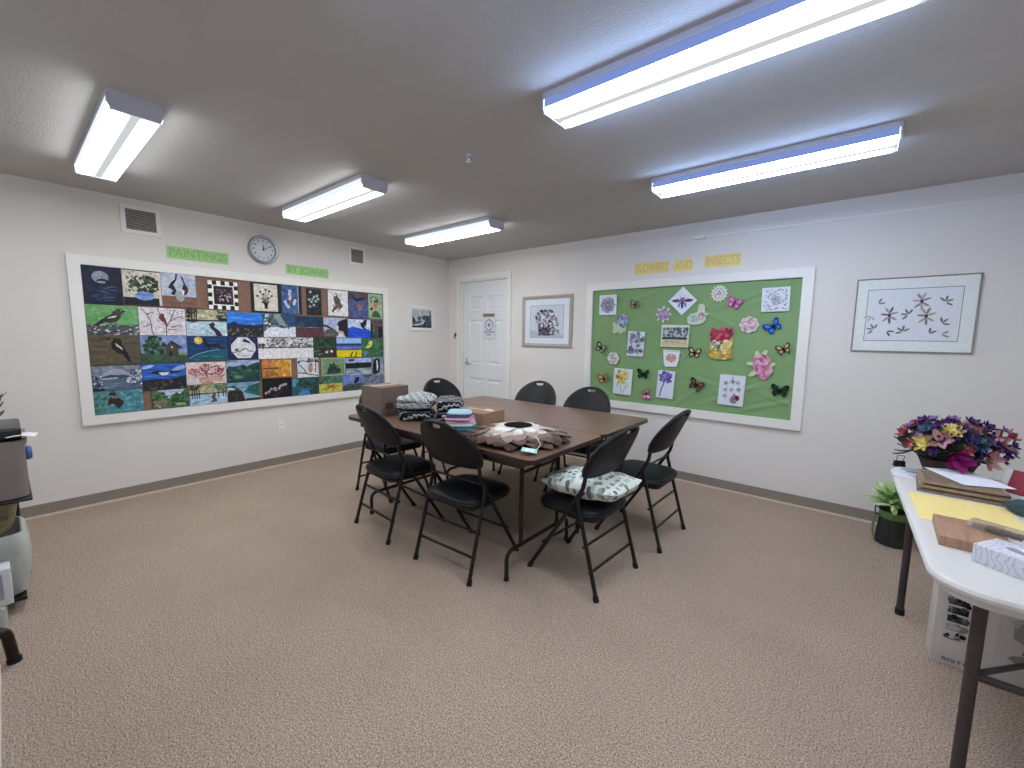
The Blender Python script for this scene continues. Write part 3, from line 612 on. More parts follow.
def P32(A):
    A.rc(0, 0, 1, 1, '8f5f3e'); A.rc(.03, .05, .95, .95, 'cf8a3a'); A.bl(40, .05, .5, .5, .94, .07, ['c47848', 'd08858', 'b86c44']); A.bl(40, .45, .08, .92, .92, .08, ['dca03a', 'e4b040', 'd08c2e', 'ecc050']); A.bl(26, .05, .08, .5, .4, .06, ['8c6c34', 'a8803a', '70582c']); A.pl([(.05, .5), (.5, .48), (.7, .53), (.5, .56), (.3, .54), (.05, .56)], '503420'); A.rc(.93, .05, .97, .95, 'e8c498')
def P33(A):
    A.rc(0, 0, 1, 1, 'dadce4')
    for p in ([(.02, .26), (.4, .2), (.98, .06)], [(.1, .66), (.3, .44), (.42, .2)], [(.02, .84), (.3, .86), (.7, .8), (.98, .92)], [(.84, .98), (.88, .6), (.84, .24)]): A.ln(p, .05, '3c3c44')
    A.bl(14, .05, .75, 1, .95, .05, ['26302c', '545a5c']); A.pl([(.5, .5), (.56, .68), (.64, .74), (.72, .66), (.72, .4), (.64, .22), (.54, .3)], '9a7c6c'); A.el(.63, .5, .07, .16, 'c98a64'); A.el(.64, .68, .06, .06, '8a7a74')
def P34(A):
    A.rc(0, 0, 1, 1, 'aeb49c'); A.rc(.04, .05, .96, .95, '72926f'); A.bl(20, .06, .1, .94, .92, .08, ['7a9a76', '6a8a68', '82a080']); A.pl([(.34, .62), (.4, .82), (.5, .74), (.6, .56), (.64, .4), (.78, .4), (.8, .14), (.2, .1), (.26, .34)], '25342c'); A.bl(34, .24, .12, .76, .6, .04, ['1c2a26', '3c4c40', '5c6c5c', '2c3c34'], True); A.el(.42, .72, .03, .05, 'dfe2da')
def P35(A):
    A.rc(0, .7, 1, 1, '9db4e0'); A.bl(14, .2, .75, 1, 1, .09, ['aec2e6', 'c4cfe8', '8ca4d4']); A.el(.22, .88, .14, .08, '5c3c48'); A.rc(0, .4, 1, .72, '141c24'); A.bl(20, .05, .42, .95, .7, .06, ['10181e', '1c2830', '0c1218']); A.rc(0, 0, 1, .4, '8ea0b0'); A.streaks(20, 0, .03, 1, .38, .5, .07, ['b4c4c8', '6c8494', 'c4d4d0', '4c6070'])
def P36(A):
    A.rc(0, 0, 1, 1, '8494a8'); A.bl(24, 0, 0, 1, 1, .12, ['92a2b4', '748498', 'a4b2c0']); A.pl([(.1, .1), (.08, .5), (.2, .86), (.45, .96), (.66, .9), (.74, .6), (.66, .2), (.4, .08)], '12161e'); A.pl([(.4, .84), (.52, .8), (.56, .5), (.5, .24), (.42, .3)], 'dce4ea'); A.el(.5, .9, .06, .03, '3a4450')
def P37(A):
    A.rc(0, 0, 1, 1, '4d8a94'); A.bl(70, .35, 0, 1, 1, .07, ['5c9cb0', '488a9c', '74b0c4', '3c7888', '58a0a0']); A.bl(40, 0, 0, .45, 1, .07, ['3c7068', '508a7c', '2f6058', '64988c']); A.pl([(.28, .62), (.34, .74), (.46, .72), (.6, .5), (.56, .32), (.46, .18), (.42, .34), (.36, .42), (.26, .4)], '2e2624'); A.rc(.3, .8, .44, .9, '1c1c22'); A.el(.42, .7, .08, .05, '8a7464')
def P38(A):
    A.rc(0, 0, 1, 1, '4c6e4c'); A.pl([(.15, 1), (.9, 1), (.7, .6), (.42, .52), (.3, .68)], 'b0bedd'); A.bl(16, .35, .65, .75, 1, .07, ['c2cde6', '98accf', 'dde2f0']); A.bl(60, 0, .05, .42, .9, .08, ['3e6644', '587a50', '2f5038', '6c7c5c'], True); A.bl(60, .5, 0, 1, .9, .08, ['2f5a3c', '437048', '27482f', '5c885a'], True); A.bl(24, .05, .1, .35, .46, .06, ['8a7c64', 'a4947c']); A.el(.75, .18, .15, .08, '9cae84')
def P39(A):
    A.rc(0, .5, 1, 1, 'a9a77c'); A.bl(70, .2, .55, .8, 1, .06, ['b6b48a', '94966c', 'c6c4a0', '7c8460']); A.bl(20, 0, .8, .25, 1, .06, ['34343a', '4c4c48']); A.bl(22, .68, .72, 1, 1, .06, ['5c8068', '4c7058']); A.rc(0, 0, 1, .52, 'b0cde0'); A.bl(24, 0, .02, 1, .5, .08, ['bed6e6', 'a2c0d6', 'cfe2ec']); A.pl([(0, .5), (1, .54), (1, .58), (0, .58)], '3c4048')
    for x in (.06, .12, .18, .24, .74, .88, .95): A.rc(x, .32, x + .025, .78, '20222a')
    A.pl([(.6, .5), (.7, .56), (.66, .32), (.72, .18), (.7, .1), (.52, .08), (.6, .22), (.56, .36)], '5c4a46'); A.streaks(10, .05, .05, .6, .3, .2, .04, ['7c98b8'])
def P40(A):
    A.rc(0, .5, 1, 1, '86a8c0'); A.streaks(16, .1, .6, .9, 1, .4, .06, ['a4c0d4', '7094b0', '5c88a8']); A.pl([(0, .8), (.2, .86), (.42, .56), (.5, .4), (.1, .4)], '2a5058'); A.pl([(.5, .5), (.7, .8), (1, .94), (1, .2), (.6, .3)], '1f5a58'); A.bl(20, .6, .3, 1, .8, .06, ['2a6c64', '1a4a4c', '327a70']); A.hill([(0, .5), (.1, .62), (.25, .58), (.45, .5), (.52, .1), (.55, 0)], '2c2826'); A.bl(20, .02, .03, .45, .45, .06, ['3c342e', '24201e', '4c4038']); A.pl([(.48, .5), (.6, .4), (.9, .26), (.86, .16), (.62, .14), (.5, .28)], '8cb4cc'); A.el(.12, .68, .12, .06, 'd4d8e0', -10); A.rc(.55, 0, 1, .12, '163038')
def P41(A):
    A.rc(0, 0, 1, 1, '141016'); A.bl(30, 0, 0, 1, 1, .1, ['1a141c', '100c12', '201a22'])
    for x, y in ((.1, .28), (.28, .46), (.42, .4), (.4, .5), (.6, .6), (.7, .64), (.78, .66), (.2, .34), (.55, .48)): A.flower(x, y, .075, 5, 'd8d2d8', 'a8989c', A.r.uniform(0, 70)); A.ln([(x, y), (.45, .05)], .012, '4a4048')
def P42(A):
    A.rc(0, 0, 1, 1, '2e5c68'); A.bl(14, 0, .5, .25, .98, .08, ['5c94b8', '4c88a8']); A.bl(70, .2, .3, 1, 1, .08, ['1e3c34', '284a40', '183029', '34584a']); A.rc(.25, .3, .7, .42, '2c7884'); A.pl([(.2, 0), (.68, 0), (.62, .26), (.34, .3)], '4c84bc'); A.bl(20, .6, 0, 1, .4, .07, ['1c3c38', '244a44'])
def P43(A):
    A.rc(0, .5, 1, 1, '46705c'); A.bl(34, 0, .55, 1, 1, .09, ['4f7c68', '3a6050', '5c8874', '2e5044']); A.ln([(.06, .62), (.28, .92)], .08, '2a3430'); A.rc(0, 0, 1, .55, 'c9c25a'); A.bl(24, .02, .02, .98, .52, .07, ['d6d070', 'b8b44c', 'c4b850']); A.el(.5, .38, .16, .1, 'a8703c')
    for x, y in ((.1, .2), (.24, .1), (.3, .56), (.72, .56), (.8, .16), (.66, .08), (.9, .36)): A.ln([(.5, .38), (x, y)], .05, '9c6838')
def P44(A):
    A.rc(0, 0, 1, 1, '6a86cc'); A.bl(24, 0, .4, 1, 1, .1, ['7690d4', '5c78be', '869cd8']); A.hill([(0, .3), (.3, .5), (.55, .4), (.9, .5), (1, .4)], '4c5c60'); A.bl(40, 0, 0, 1, .4, .07, ['384a42', '4a5c50', '2c3a38']); A.pl([(.62, .9), (.8, .86), (.78, .6), (.66, .46), (.52, .44), (.56, .66)], '1e2230'); A.pl([(.3, .5), (.5, .66), (.5, .44)], '8c8474')
def P45(A):
    A.rc(0, 0, 1, 1, '6c7890'); A.bl(160, 0, 0, 1, 1, .05, ['8490a6', '5a6680', '9aa4b6', '4c5870', '7c86a0', 'b0b4c4'])
PLAB = ['dark navy painting of a pale moon over rippling water, at the board corner', 'painting of leafy flowers in a round blue bowl on cream', 'painting of two black birds in a white sky over brown ground', 'painting with a black and white checkerboard border', 'cream painting of thin stemmed flowers in a black vase', 'blue painting of a tall white blossom spike', 'narrow near black painting dotted with small white flowers',
 'white painting of a brown owl perched on a branch', 'painting of a dark eagle with spread wings over violet dusk', 'pale green painting of a figure with dark hair, top right of the board', 'painting of a dark bird standing on grey stones against bright green', 'pale painting of a red bird among bare branches', 'painting of a dark path through blue white snow by a fence', 'painting of a bright blue sky above dark hills', 'painting of a stormy grey mountain above white snow', 'painting split into dark teal sky and maroon ground', 'painting of a big black bird with white neck beside pale hills', 'painting of a diving black bird over vivid blue water', 'small dusky painting with a red spot at the right board edge',
 'olive brown painting of a single black bird with white patch', 'painting of a brown barn beside a round green tree', 'deep blue painting of a howling animal under a yellow moon', 'navy painting with a white octagon holding a small dark bird', 'grey and white winter painting with a clump of trees', 'grey and white painting of frosty trees, right of the other winter scene', 'dark green thicket painting with red and white spots', 'painting of a blue lake above a bright yellow field', 'green painting of a yellow bird by the right board edge',
 'grey mountain lake painting with white blossom at the side', 'blue painting of a white bellied bird flying above dark land', 'white painting of a red blossoming tree', 'dark green forest mountain painting under pale clouds', 'glowing orange sunset painting with a wooden border', 'white painting of an orange breasted bird on twigs', 'sage green painting of a dark bushy bird with pale border', 'painting of a dark treeline between blue sky and pale water', 'painting of a black and white penguin at the right board edge',
 'turquoise painting of a brown animal, bottom left of the board', 'painting of a green valley with pale blue sky, bottom row', 'snowy painting with tall dark trees and a brown path, bottom row', 'painting of a teal lake between cliffs, bottom row', 'black painting with a diagonal spray of white flowers, bottom row', 'teal painting of dark trees around a small blue pond, bottom row', 'painting of a brown long legged insect on yellow, bottom row', 'blue sky painting of a dark bird over grey green slopes, bottom row', 'grey speckled painting at the bottom right behind the cardboard box']
BGC = {0: '0d1330', 1: 'cfcbbd', 2: 'c2c8d8', 4: '171514', 5: '3e5f92', 6: '121a20', 22: '1c2450'}
for i, (y, z, w, h) in enumerate(SP):
    A = Art(w, h, .010 + .0015 * (i % 3), BGC.get(i, 'b8b8b8'), edge=BGC.get(i, '4a4648'), seed=100 + i)
    globals()['P%02d' % i](A)
    o = A.done('painting', PAINT, loc=(.0105, y, z), rot=(0, 0, radians(90)))
    tag(o, PLAB[i], 'painting', 'unframed paintings on the cork board')

# ---------------------------------------------------------------- paper banners above the boards
def banner(words, name, label, loc, rz, w, h, pc, ic, group, seed):
    t = thing(name, label, 'sign', loc, rz, group)
    b = MB(); r = random.Random(seed); n = len(words); x = -w / 2
    A = Art(w, h, .002, pc, seed=seed); A.done('backing', PRINT, parent=t)
    lettering(words, h * .95, ic, t, (0, -.0028, 0), (radians(90), 0, 0), width=w * .93, bold=.0015)
    return t
GINK = mat('dark_green_letters', '8fbd79', .8, noise=40, amount=.08); YINK = mat('orange_letters', 'e4c67c', .8, noise=40, amount=.08)
banner('PAINTINGS', 'paper_banner', 'longer green paper banner left of the wall clock', (0, -2.957, 2.06), radians(90), .455, .104, 'a8d48e', GINK, 'green paper banners', 1)
banner('BY JOANIE', 'paper_banner', 'shorter green paper banner right of the wall clock', (0, -1.998, 2.042), radians(90), .45, .10, 'aad690', GINK, 'green paper banners', 2)
banner('FLOWERS', 'paper_banner', 'widest pale yellow paper banner, nearest the framed basket picture', (2.955, 0, 2.072), 0, .338, .11, 'ecdc94', YINK, 'yellow paper banners', 3)
banner('AND', 'paper_banner', 'short yellow paper banner between two longer ones', (3.26, 0, 2.067), 0, .172, .105, 'eddb8c', YINK, 'yellow paper banners', 4)
banner('INSECTS', 'paper_banner', 'yellow paper banner highest at right, above the green board', (3.598, 0, 2.078), 0, .297, .108, 'ebd98e', YINK, 'yellow paper banners', 5)
# door notice
A = Art(.225, .282, .0015, 'dfe1e9', seed=7)
for k in range(20):
    a = 2 * pi * k / 20; A.el(.5 + .3 * cos(a), .66 + .24 * sin(a), .05, .025, ['4c4a56', '6c6a78', '3a3944'][k % 3], math.degrees(a) + 60)
A.el(.5, .66, .14, .11, 'c4c6d2'); A.flower(.5, .66, .1, 6, '8c8e9c'); A.rc(.97, 0, 1, .98, '9a9ca8'); A.rc(.1, 0, 1, .015, '8c8e9a')
t = A.done('door_notice', PRINT, loc=(.76, DFY, 1.487)); tag(t, 'white paper notice with a round wreath emblem taped to the white door', 'notice')
lettering('CRAFT GROUP', .026, INK, t, (0, -.0042, -.048), (radians(90), 0, 0), width=.19, bold=.0006)
lettering('ONLY', .028, INK, t, (0, -.0042, -.085), (radians(90), 0, 0), width=.085, bold=.0006)
# ---------------------------------------------------------------- framed pictures
def framed(name, label, loc, rz, w, h, fw, fd, fm, art, lip=None):
    t = thing(name, label, 'picture', loc, rz)
    b = MB()
    prof = [(0, 0), (0, -fd), (fw * .35, -fd - .004), (fw, -fd + .006), (fw, 0)]
    for (cx, cz, L, a) in ((0, -h / 2, w, 0), (w / 2, 0, h, 90), (0, h / 2, w, 180), (-w / 2, 0, h, 270)):
        ca, sa = cos(radians(a)), sin(radians(a)); vs = []
        for k, (d, y) in enumerate(prof):
            for s in (-1, 1):
                lx, lz = s * (L / 2 - d), d; vs.append((cx + lx * ca - lz * sa, y, cz + lx * sa + lz * ca))
        b.add(vs, [(2 * k, 2 * k + 1, 2 * k + 3, 2 * k + 2) for k in range(4)])
    b.build('frame', fm, t, smooth=None)
    A = Art(w - 2 * fw + .002, h - 2 * fw + .002, .008, 'dfe4ea', seed=11); art(A); A.done('print', PRINT, parent=t)
    return t
def basket_pic(A):
    A.rc(0, 0, 1, 1, 'dfe6ee'); A.rc(.12, .13, .88, .86, '8f95a2'); A.rc(.13, .14, .87, .85, 'd0d6e0'); A.pl([(.13, .14), (.87, .14), (.87, .2), (.13, .3)], 'b8c0cc')
    A.pl([(.3, .46), (.68, .4), (.66, .24), (.56, .18), (.42, .18), (.32, .26)], '5a5460'); A.bl(50, .32, .2, .66, .42, .03, ['6c6672', '4a4450', '807a86', '39343e']); A.bl(150, .24, .38, .74, .76, .032, ['4a4652', '6c6874', '8a8894', 'e6e8ee', 'b4b4be', '35313c', '9a90a0'], True); A.bl(30, .6, .24, .8, .55, .025, ['6c7074', 'dfe4ea', '8a8e90'])
framed('framed_picture', 'brown framed print of a flower basket right of the white door', (1.716, 0, 1.566), 0, .715, .607, .042, .018, mat('brown_grey_frame', 'aaa099', .45, noise=18, amount=.06, stretch=(1, 1, 6)), basket_pic)
def lily_pic(A):
    A.rc(0, 0, 1, 1, 'e8ecea'); A.rc(.098, .14, .892, .862, '7c8280'); A.rc(.104, .149, .886, .853, 'e2e6ec'); R = A.r
    def lf(x, y, n, a0, c):
        for i in range(n):
            a = a0 + i * 55; A.el(x + .035 * cos(radians(a)), y + .05 * sin(radians(a)), .032, .012, c, a, 8)
    for x, y, r, c in ((.31, .5, .16, ['a69aa6', '6c6874']), (.57, .68, .17, ['9a8e98', 'b4a8ac']), (.62, .48, .16, ['aca49c', '8e867e'])):
        for i in range(7):
            a = i * 51 + 20; A.el(x + .04 * cos(radians(a)), y + .075 * sin(radians(a)), .042, .015, c[i % 2], a, 8)
        A.el(x, y, .015, .025, '4c4850')
    for x, y, n, a, c in ((.2, .66, 2, 10, '7c807c'), (.47, .5, 4, 60, '6a6e6c'), (.76, .66, 4, 330, '74786e'), (.18, .3, 4, 60, '7a7e76'), (.3, .28, 2, 300, '62665e'), (.44, .27, 4, 30, '70746e'), (.66, .24, 2, 30, '6c706a'), (.75, .38, 3, 350, '74786e'), (.76, .23, 2, 340, '8a9080'), (.14, .5, 3, 200, 'b8bcb6')): lf(x, y, n, a, c)
framed('framed_picture', 'large thin framed print of loose lilies near the right edge above the flowers', (4.865, 0, 1.572), 0, 0.637, .533, .009, .014, mat('pewter_frame', '8f918c', .35, metal=.3, noise=20), lily_pic)
def road_pic(A):
    A.rc(0, 0, 1, 1, 'b7bcc8'); A.bl(24, 0, .5, 1, 1, .1, ['c4c8d2', 'a2aab8', 'aeb8bc', 'd2d0d6']); A.pl([(0, .7), (.12, .5), (.2, .3), (0, .25)], '3c3a48'); A.bl(50, .3, .3, 1, .66, .07, ['2e3e44', '3c4e54', '25303a', '54646a']); A.rc(.88, .3, .95, .95, '5c6670'); A.hill([(0, .3), (.4, .36), (.7, .3), (1, .3)], '5c6070'); A.pl([(0, .14), (.4, .24), (.68, .44), (.56, .22), (.2, .1)], 'c6d2dc'); A.bl(16, .55, .05, 1, .3, .07, ['3a424c', '2c323c', '4a525c']); A.rc(0, 0, 1, .07, '2c303c')
framed('framed_picture', 'small white framed print of a road on the left wall near the corner', (0, -.493, 1.605), radians(90), .412, .327, .045, .016, TRIMW, road_pic)
# ---------------------------------------------------------------- green bulletin board
GREEN = mat('green_craft_paper', '82a371', .75, noise=2.2, amount=.06, spec=.25)
def green_sheet(t, w, h):
    R = random.Random(5); folds = []
    for (x, z, a, L, d) in ((-.55, .50, 35, .5, .009), (-.3, .52, 20, .4, .007), (.7, .5, -158, .7, .008), (.85, .54, -150, .5, .006), (.35, .25, -28, .5, .006), (.45, -.42, 25, .5, .010), (.7, -.5, 18, .6, .009), (.55, -.36, 12, .35, .007), (-.2, -.45, 20, .4, .008), (.05, -.5, 40, .35, .007), (-.75, -.5, -30, .3, .006), (.9, -.45, 160, .4, .008), (.2, -.3, -15, .3, .004)):
        folds.append((x, z, radians(a), L, d))
    def f(u, v):
        x, z = (u - .5) * w, (v - .5) * h; y = 0
        for fx, fz, a, L, d in folds:
            dx, dz = x - fx, z - fz; al = dx * cos(a) + dz * sin(a); ac = -dx * sin(a) + dz * cos(a)
            y += d * math.exp(-(ac / .016) ** 2) * math.exp(-(al / (L * .5)) ** 2) - d * .5 * math.exp(-((ac - .03) / .016) ** 2) * math.exp(-(al / (L * .5)) ** 2)
        e = min(u, 1 - u, v, 1 - v); y *= min(1, e / .02)
        return (x, -.006 - y, z)
    MB().grid(f, 150, 96).build('paper_backing', GREEN, t, smooth=60)
pin_board('bulletin_board', 'white framed green bulletin board with butterflies and flower cutouts', 0, 0, 2.025, 1.315, .075, (3.268, 0, 1.301), 0, green_sheet)

GP = [[2.511,1.727,0.197,0.209],[2.811,1.716,0.106,0.1],[2.66,1.523,0.179,0.207],[3.105,1.615,0.166,0.173],[3.278,1.748,0.285,0.279],[3.426,1.608,0.194,0.192],[3.594,1.788,0.149,0.159],[3.723,1.697,0.119,0.104],[4.03,1.716,0.2,0.198],[3.849,1.509,0.153,0.146],[4.031,1.492,0.129,0.116],[3.634,1.34,0.188,0.269],[2.838,1.323,0.177,0.253],[3.224,1.408,0.262,0.21],[3.227,1.192,0.21,0.164],[3.416,1.251,0.116,0.112],[2.45,1.272,0.119,0.129],[2.597,1.167,0.138,0.138],[2.498,0.941,0.119,0.13],[2.713,0.929,0.204,0.272],[2.931,1.018,0.125,0.091],[2.971,0.821,0.093,0.112],[3.161,0.934,0.164,0.271],[3.447,0.95,0.134,0.122],[4.117,1.306,0.105,0.099],[3.961,1.163,0.201,0.239],[3.748,0.931,0.206,0.272],[4.114,0.958,0.128,0.118]]
BY = -.021
def card(i, label, art, bg='dde4ea', tilt=0, outline=None, cat='picture', name='paper_picture', scale=1.0, sq=False):
    x, z, w, h = GP[i]
    if sq: w = h = (w + h) / 2
    A = Art(w * scale, h * scale, .002, bg, outline=outline, seed=300 + i); art(A)
    o = A.done(name, PRINT, loc=(x, BY, z), rot=(0, radians(tilt), 0)); return tag(o, label, cat)
def scallop(n, d, a0=0, m=6, r0=.5):
    o = []
    for i in range(n * m):
        a = 2 * pi * i / (n * m) + a0; r = r0 * (1 - d + d * abs(cos(n * (a - a0) / 2))); o.append((.5 + r * cos(a), .5 + r * sin(a)))
    return o
def star(n, r1, a0=0): return [(.5 + (.5 if i % 2 == 0 else r1) * cos(2 * pi * i / (2 * n) + a0), .5 + (.5 if i % 2 == 0 else r1) * sin(2 * pi * i / (2 * n) + a0)) for i in range(2 * n)]
def rosette(A, cx, cy, r, cols, rings=3):
    for k in range(rings):
        rr = r * (1 - k / rings); n = 9 - 2 * k
        for i in range(n): A.el(cx + rr * .62 * cos(2 * pi * i / n + k), cy + rr * .62 * sin(2 * pi * i / n + k), rr * .42, rr * .36, cols[(i + k) % len(cols)], 360 * i / n + 57 * k)
    A.el(cx, cy, r * .16, r * .16, cols[-1])
def g0(A):
    for i in range(8):
        a = 2 * pi * i / 8; A.flower(.5 + .28 * cos(a), .5 + .28 * sin(a), .15, 6, ['8a889e', '74728c', 'a6a4b6'][i % 3], 'd0d0da')
    A.flower(.5, .5, .2, 8, '8280a0', 'c0bece'); A.bl(30, .12, .12, .88, .88, .025, ['6c6a80', 'a8a8b8'], True)
card(0, 'white card with a square grey violet flower drawing, top left of the green board', g0)
def g2(A):
    A.bl(50, .3, .35, .9, .95, .07, ['7a88b4', '8c9ac4', '66749e', 'a2acd0', '9488b8'], True)
    for x, y, a in ((.15, .3, 60), (.2, .12, 30), (.5, .12, 100), (.72, .22, 140), (.12, .5, 80)): A.el(x, y, .15, .075, 'b8d0a4', a)
card(2, 'blue hydrangea cutout with pale leaves on the green board', g2, 'c3d4b4', outline=[(.28, .42), (.3, .7), (.45, .95), (.65, 1), (.9, .9), (.98, .65), (.88, .45), (.86, .22), (.7, .12), (.55, .0), (.42, .14), (.2, .02), (.02, .14), (.14, .3), (.04, .5), (.16, .58)], cat='cutout', name='flower_cutout')
def g3(A): rosette(A, .5, .5, .34, ['a088b0', 'b49cc0', '8c7aa0', 'c4a8c4']); A.bl(10, .3, .3, .7, .7, .03, ['d0a8b8', '8a6a90'])
card(3, 'lavender starburst flower cutout left of the insect diamond card', g3, 'd4dcd0', outline=star(8, .3), cat='cutout', name='flower_cutout')
def g4(A):
    for s in (-1, 1):
        A.pl([(.5 + s * .04, .52), (.5 + s * .2, .58), (.5 + s * .42, .53), (.5 + s * .3, .46), (.5 + s * .1, .45)], '54425c'); A.pl([(.5 + s * .04, .44), (.5 + s * .14, .42), (.5 + s * .16, .26), (.5 + s * .08, .3)], '8a84b4'); A.ln([(.5, .6), (.5 + s * .12, .72)], .012, 'b09ab0')
    A.el(.5, .56, .09, .07, '8a6a80'); A.el(.5, .46, .07, .09, '6c5470'); A.el(.5, .33, .045, .11, '3c3480'); A.bl(16, .3, .48, .7, .66, .02, ['b294b0', '6a5474', '9c86a4'])
x, z, w, h = GP[4]
A = Art(.188, .188, .002, 'dfe4ee', seed=304); z -= .012
def rot45(fn):
    opl = A.pl
    def pl(pts, c):
        q = []
        for u, v in pts:
            u -= .5; v -= .5; k = 1.36; q.append((.5 + k * (u * .7071 - v * .7071) , .5 + k * (u * .7071 + v * .7071)))
        return opl(q, c)
    A.pl = pl; fn(A)
rot45(g4)
tag(A.done('paper_picture', PRINT, loc=(x, BY, z), rot=(0, radians(45), 0)), 'white diamond card with a purple winged insect, top of the green board', 'picture')
def g5(A): A.el(.3, .3, .2, .18, 'a8c0c0'); A.el(.66, .42, .16, .17, 'b88a94'); A.el(.64, .36, .06, .07, 'e4d8d8'); A.bl(24, .15, .15, .8, .5, .04, ['b8ccc4', 'c8a4ac', '94acb0', 'd8dccc'], True); A.rc(.52, .7, .68, .92, 'c0d0b8')
card(5, 'pale cutout of a bird with raised head, right of the diamond card', g5, 'c9d6c4', outline=[(.02, .16), (.1, .04), (.4, 0), (.7, .06), (.86, .24), (.84, .44), (1, .5), (.8, .58), (.78, .9), (.66, 1), (.5, .96), (.46, .6), (.16, .52), (.02, .36)], cat='cutout', name='bird_cutout')
def g6(A): A.el(.5, .5, .3, .3, 'b4a8a8'); A.el(.5, .5, .26, .26, 'dcdad6'); A.ln([(.36, .4), (.5, .66), (.64, .4)], .05, '8a828e'); A.el(.5, .46, .07, .08, 'c0a8ac'); A.bl(14, .2, .2, .8, .8, .03, ['cac6c2', 'b09c9c'], True)
card(6, 'round white sunburst cutout beside the pink butterfly', g6, 'd9d8cc', outline=star(14, .38), cat='cutout', name='sun_cutout')
def g8(A): A.bl(150, .1, .06, .9, .92, .028, ['a6a6b2', 'b8b8c4', '8e8e9c', 'cccfd8']); A.flower(.5, .5, .18, 8, 'b4b4c2', '8e8e9c')
card(8, 'curled white card with a fine grey bouquet drawing, top right of the green board', g8, 'dfe5ee', tilt=-1)
def g9(A): rosette(A, .5, .5, .4, ['c8a4b4', 'd8b8c4', 'b890a4', 'e0ccd4']); A.bl(14, .1, .1, .9, .9, .03, ['dccbd0', '9cae90'], True)
card(9, 'pale pink rose cutout beside the blue butterfly', g9, 'dcd2d2', outline=scallop(8, .16), cat='cutout', name='flower_cutout')
def g11(A):
    A.pl([(.05, .52), (.02, .98), (.98, 1), (.98, .72), (.4, .62)], 'a83a4c'); A.bl(60, .04, .58, .98, 1, .06, ['b8485c', 'c46070', '98304a', '8a2a40']); A.bl(60, .05, .02, .95, .3, .06, ['d2b458', 'c49c48', 'e0cc80', 'b08a40']); A.bl(30, .6, .2, .98, .62, .06, ['d6bc74', 'c8a458', 'e8d8a0']); A.bl(24, .1, .3, .6, .58, .05, ['5c7a4c', 'e4e0d0', '8c9c74', 'd8d4c4'])
card(11, 'tall red and yellow floral cutout in the middle of the green board', g11, 'c9b878', outline=[(.02, .5), (.06, .75), (0, .98), (.3, .96), (.5, 1), (.98, .99), (1, .6), (.96, .3), (1, .05), (.8, .06), (.6, 0), (.3, .04), (.06, .02), (.04, .2)], cat='cutout', name='flower_cutout')
def g12(A): 
    for i in range(26): A.flower(A.r.uniform(.08, .92), A.r.uniform(.06, .94), .085, 6, ['77789a', '5a5a76', '9090aa'][i % 3], 'c0c0cc')
    A.bl(50, .03, .03, .97, .97, .02, ['6a6a84', 'a0a0b4', '484860'])
card(12, 'card packed with small violet grey blossoms, left of the landscape card', g12, 'dadde6', tilt=2)
def g13(A): A.rc(.05, .38, .95, .9, 'b9c2c6'); A.bl(110, .06, .42, .94, .86, .055, ['7c8c92', '5c6c72', '94a4aa', '4c5a5e', 'c4ced2', '66766e']); A.rc(.05, .34, .95, .44, '3c4c4c'); A.rc(.05, .06, .95, .33, 'd0c098'); A.bl(20, .07, .1, .93, .28, .04, ['c4ae84', 'dccfa8', 'b8a078'])
card(13, 'landscape card with grey trees over a tan field, above the teacup cutout', g13, 'd4dcc6', tilt=1)
def g14(A): rosette(A, .38, .52, .24, ['d0a088', 'c49098', 'd8b490', 'b8909c']); A.el(.4, .92, .36, .03, 'c8ccd4')
cup = card(14, 'white teacup cutout with a peach flower and a handle', g14, 'e2e4ea', outline=[(0, 1), (.76, .97), (.72, .4), (.64, .02), (.12, 0), (.05, .25)], cat='cutout', name='teacup_cutout')
MB().tube([(.048, -.001, .052), (.075, -.001, .06), (.093, -.001, .045), (.088, -.001, .018), (.064, -.001, -.006), (.042, -.001, -.022)], .006, 8, flat=.25).build('handle', mat('cutout_white', 'e2e4ea', .8, noise=40, amount=.02), cup)
def g17(A): rosette(A, .5, .5, .36, ['c4c8c4', 'dcdedc', 'b0b6b4', 'a89cae'])
card(17, 'white rose cutout on the left of the green board', g17, 'd5d9d0', outline=scallop(6, .2), cat='cutout', name='flower_cutout')
def g19(A): 
    A.flower(.42, .62, .24, 6, 'd4bc58', 'b89430'); A.flower(.6, .8, .18, 6, 'd8c478', 'c09c40', 20); A.el(.28, .88, .12, .06, '9aa08c', 30)
    for p in ([(.45, .5), (.4, .25), (.5, .05)], [(.6, .6), (.7, .35), (.55, .1)], [(.3, .5), (.2, .35), (.25, .25)], [(.75, .5), (.8, .35), (.7, .28)]): A.ln(p, .02, '8a90a0')
    A.bl(10, .1, .6, .3, .72, .03, ['5c5a60', '8a7a50'])
card(19, 'white card with yellow daffodils, nearest the chair tops', g19, 'd8e2e2', tilt=2)
def g22(A): A.bl(60, .1, .55, .88, .95, .05, ['6a58a0', '8474b4', '54448c', '9a8cc4'], True); A.ln([(.42, .56), (.3, .36), (.22, .05)], .04, '6a5c94'); A.ln([(.22, .05), (.12, .04)], .02, '9a9458')
card(22, 'white card with one purple allium flower', g22, 'dadff0', tilt=3)
def g25(A):
    for x, y, a in ((.1, .55, 170), (.35, .9, 110), (.62, .95, 70), (.9, .55, 20), (.2, .18, 215)): A.el(x, y, .15, .07, 'c4d4a0', a)
    rosette(A, .52, .58, .34, ['c47c9c', 'd494b0', 'b0648a', 'e0acc4']); rosette(A, .64, .2, .2, ['cc84a8', 'dca4bc', 'b46c90'])
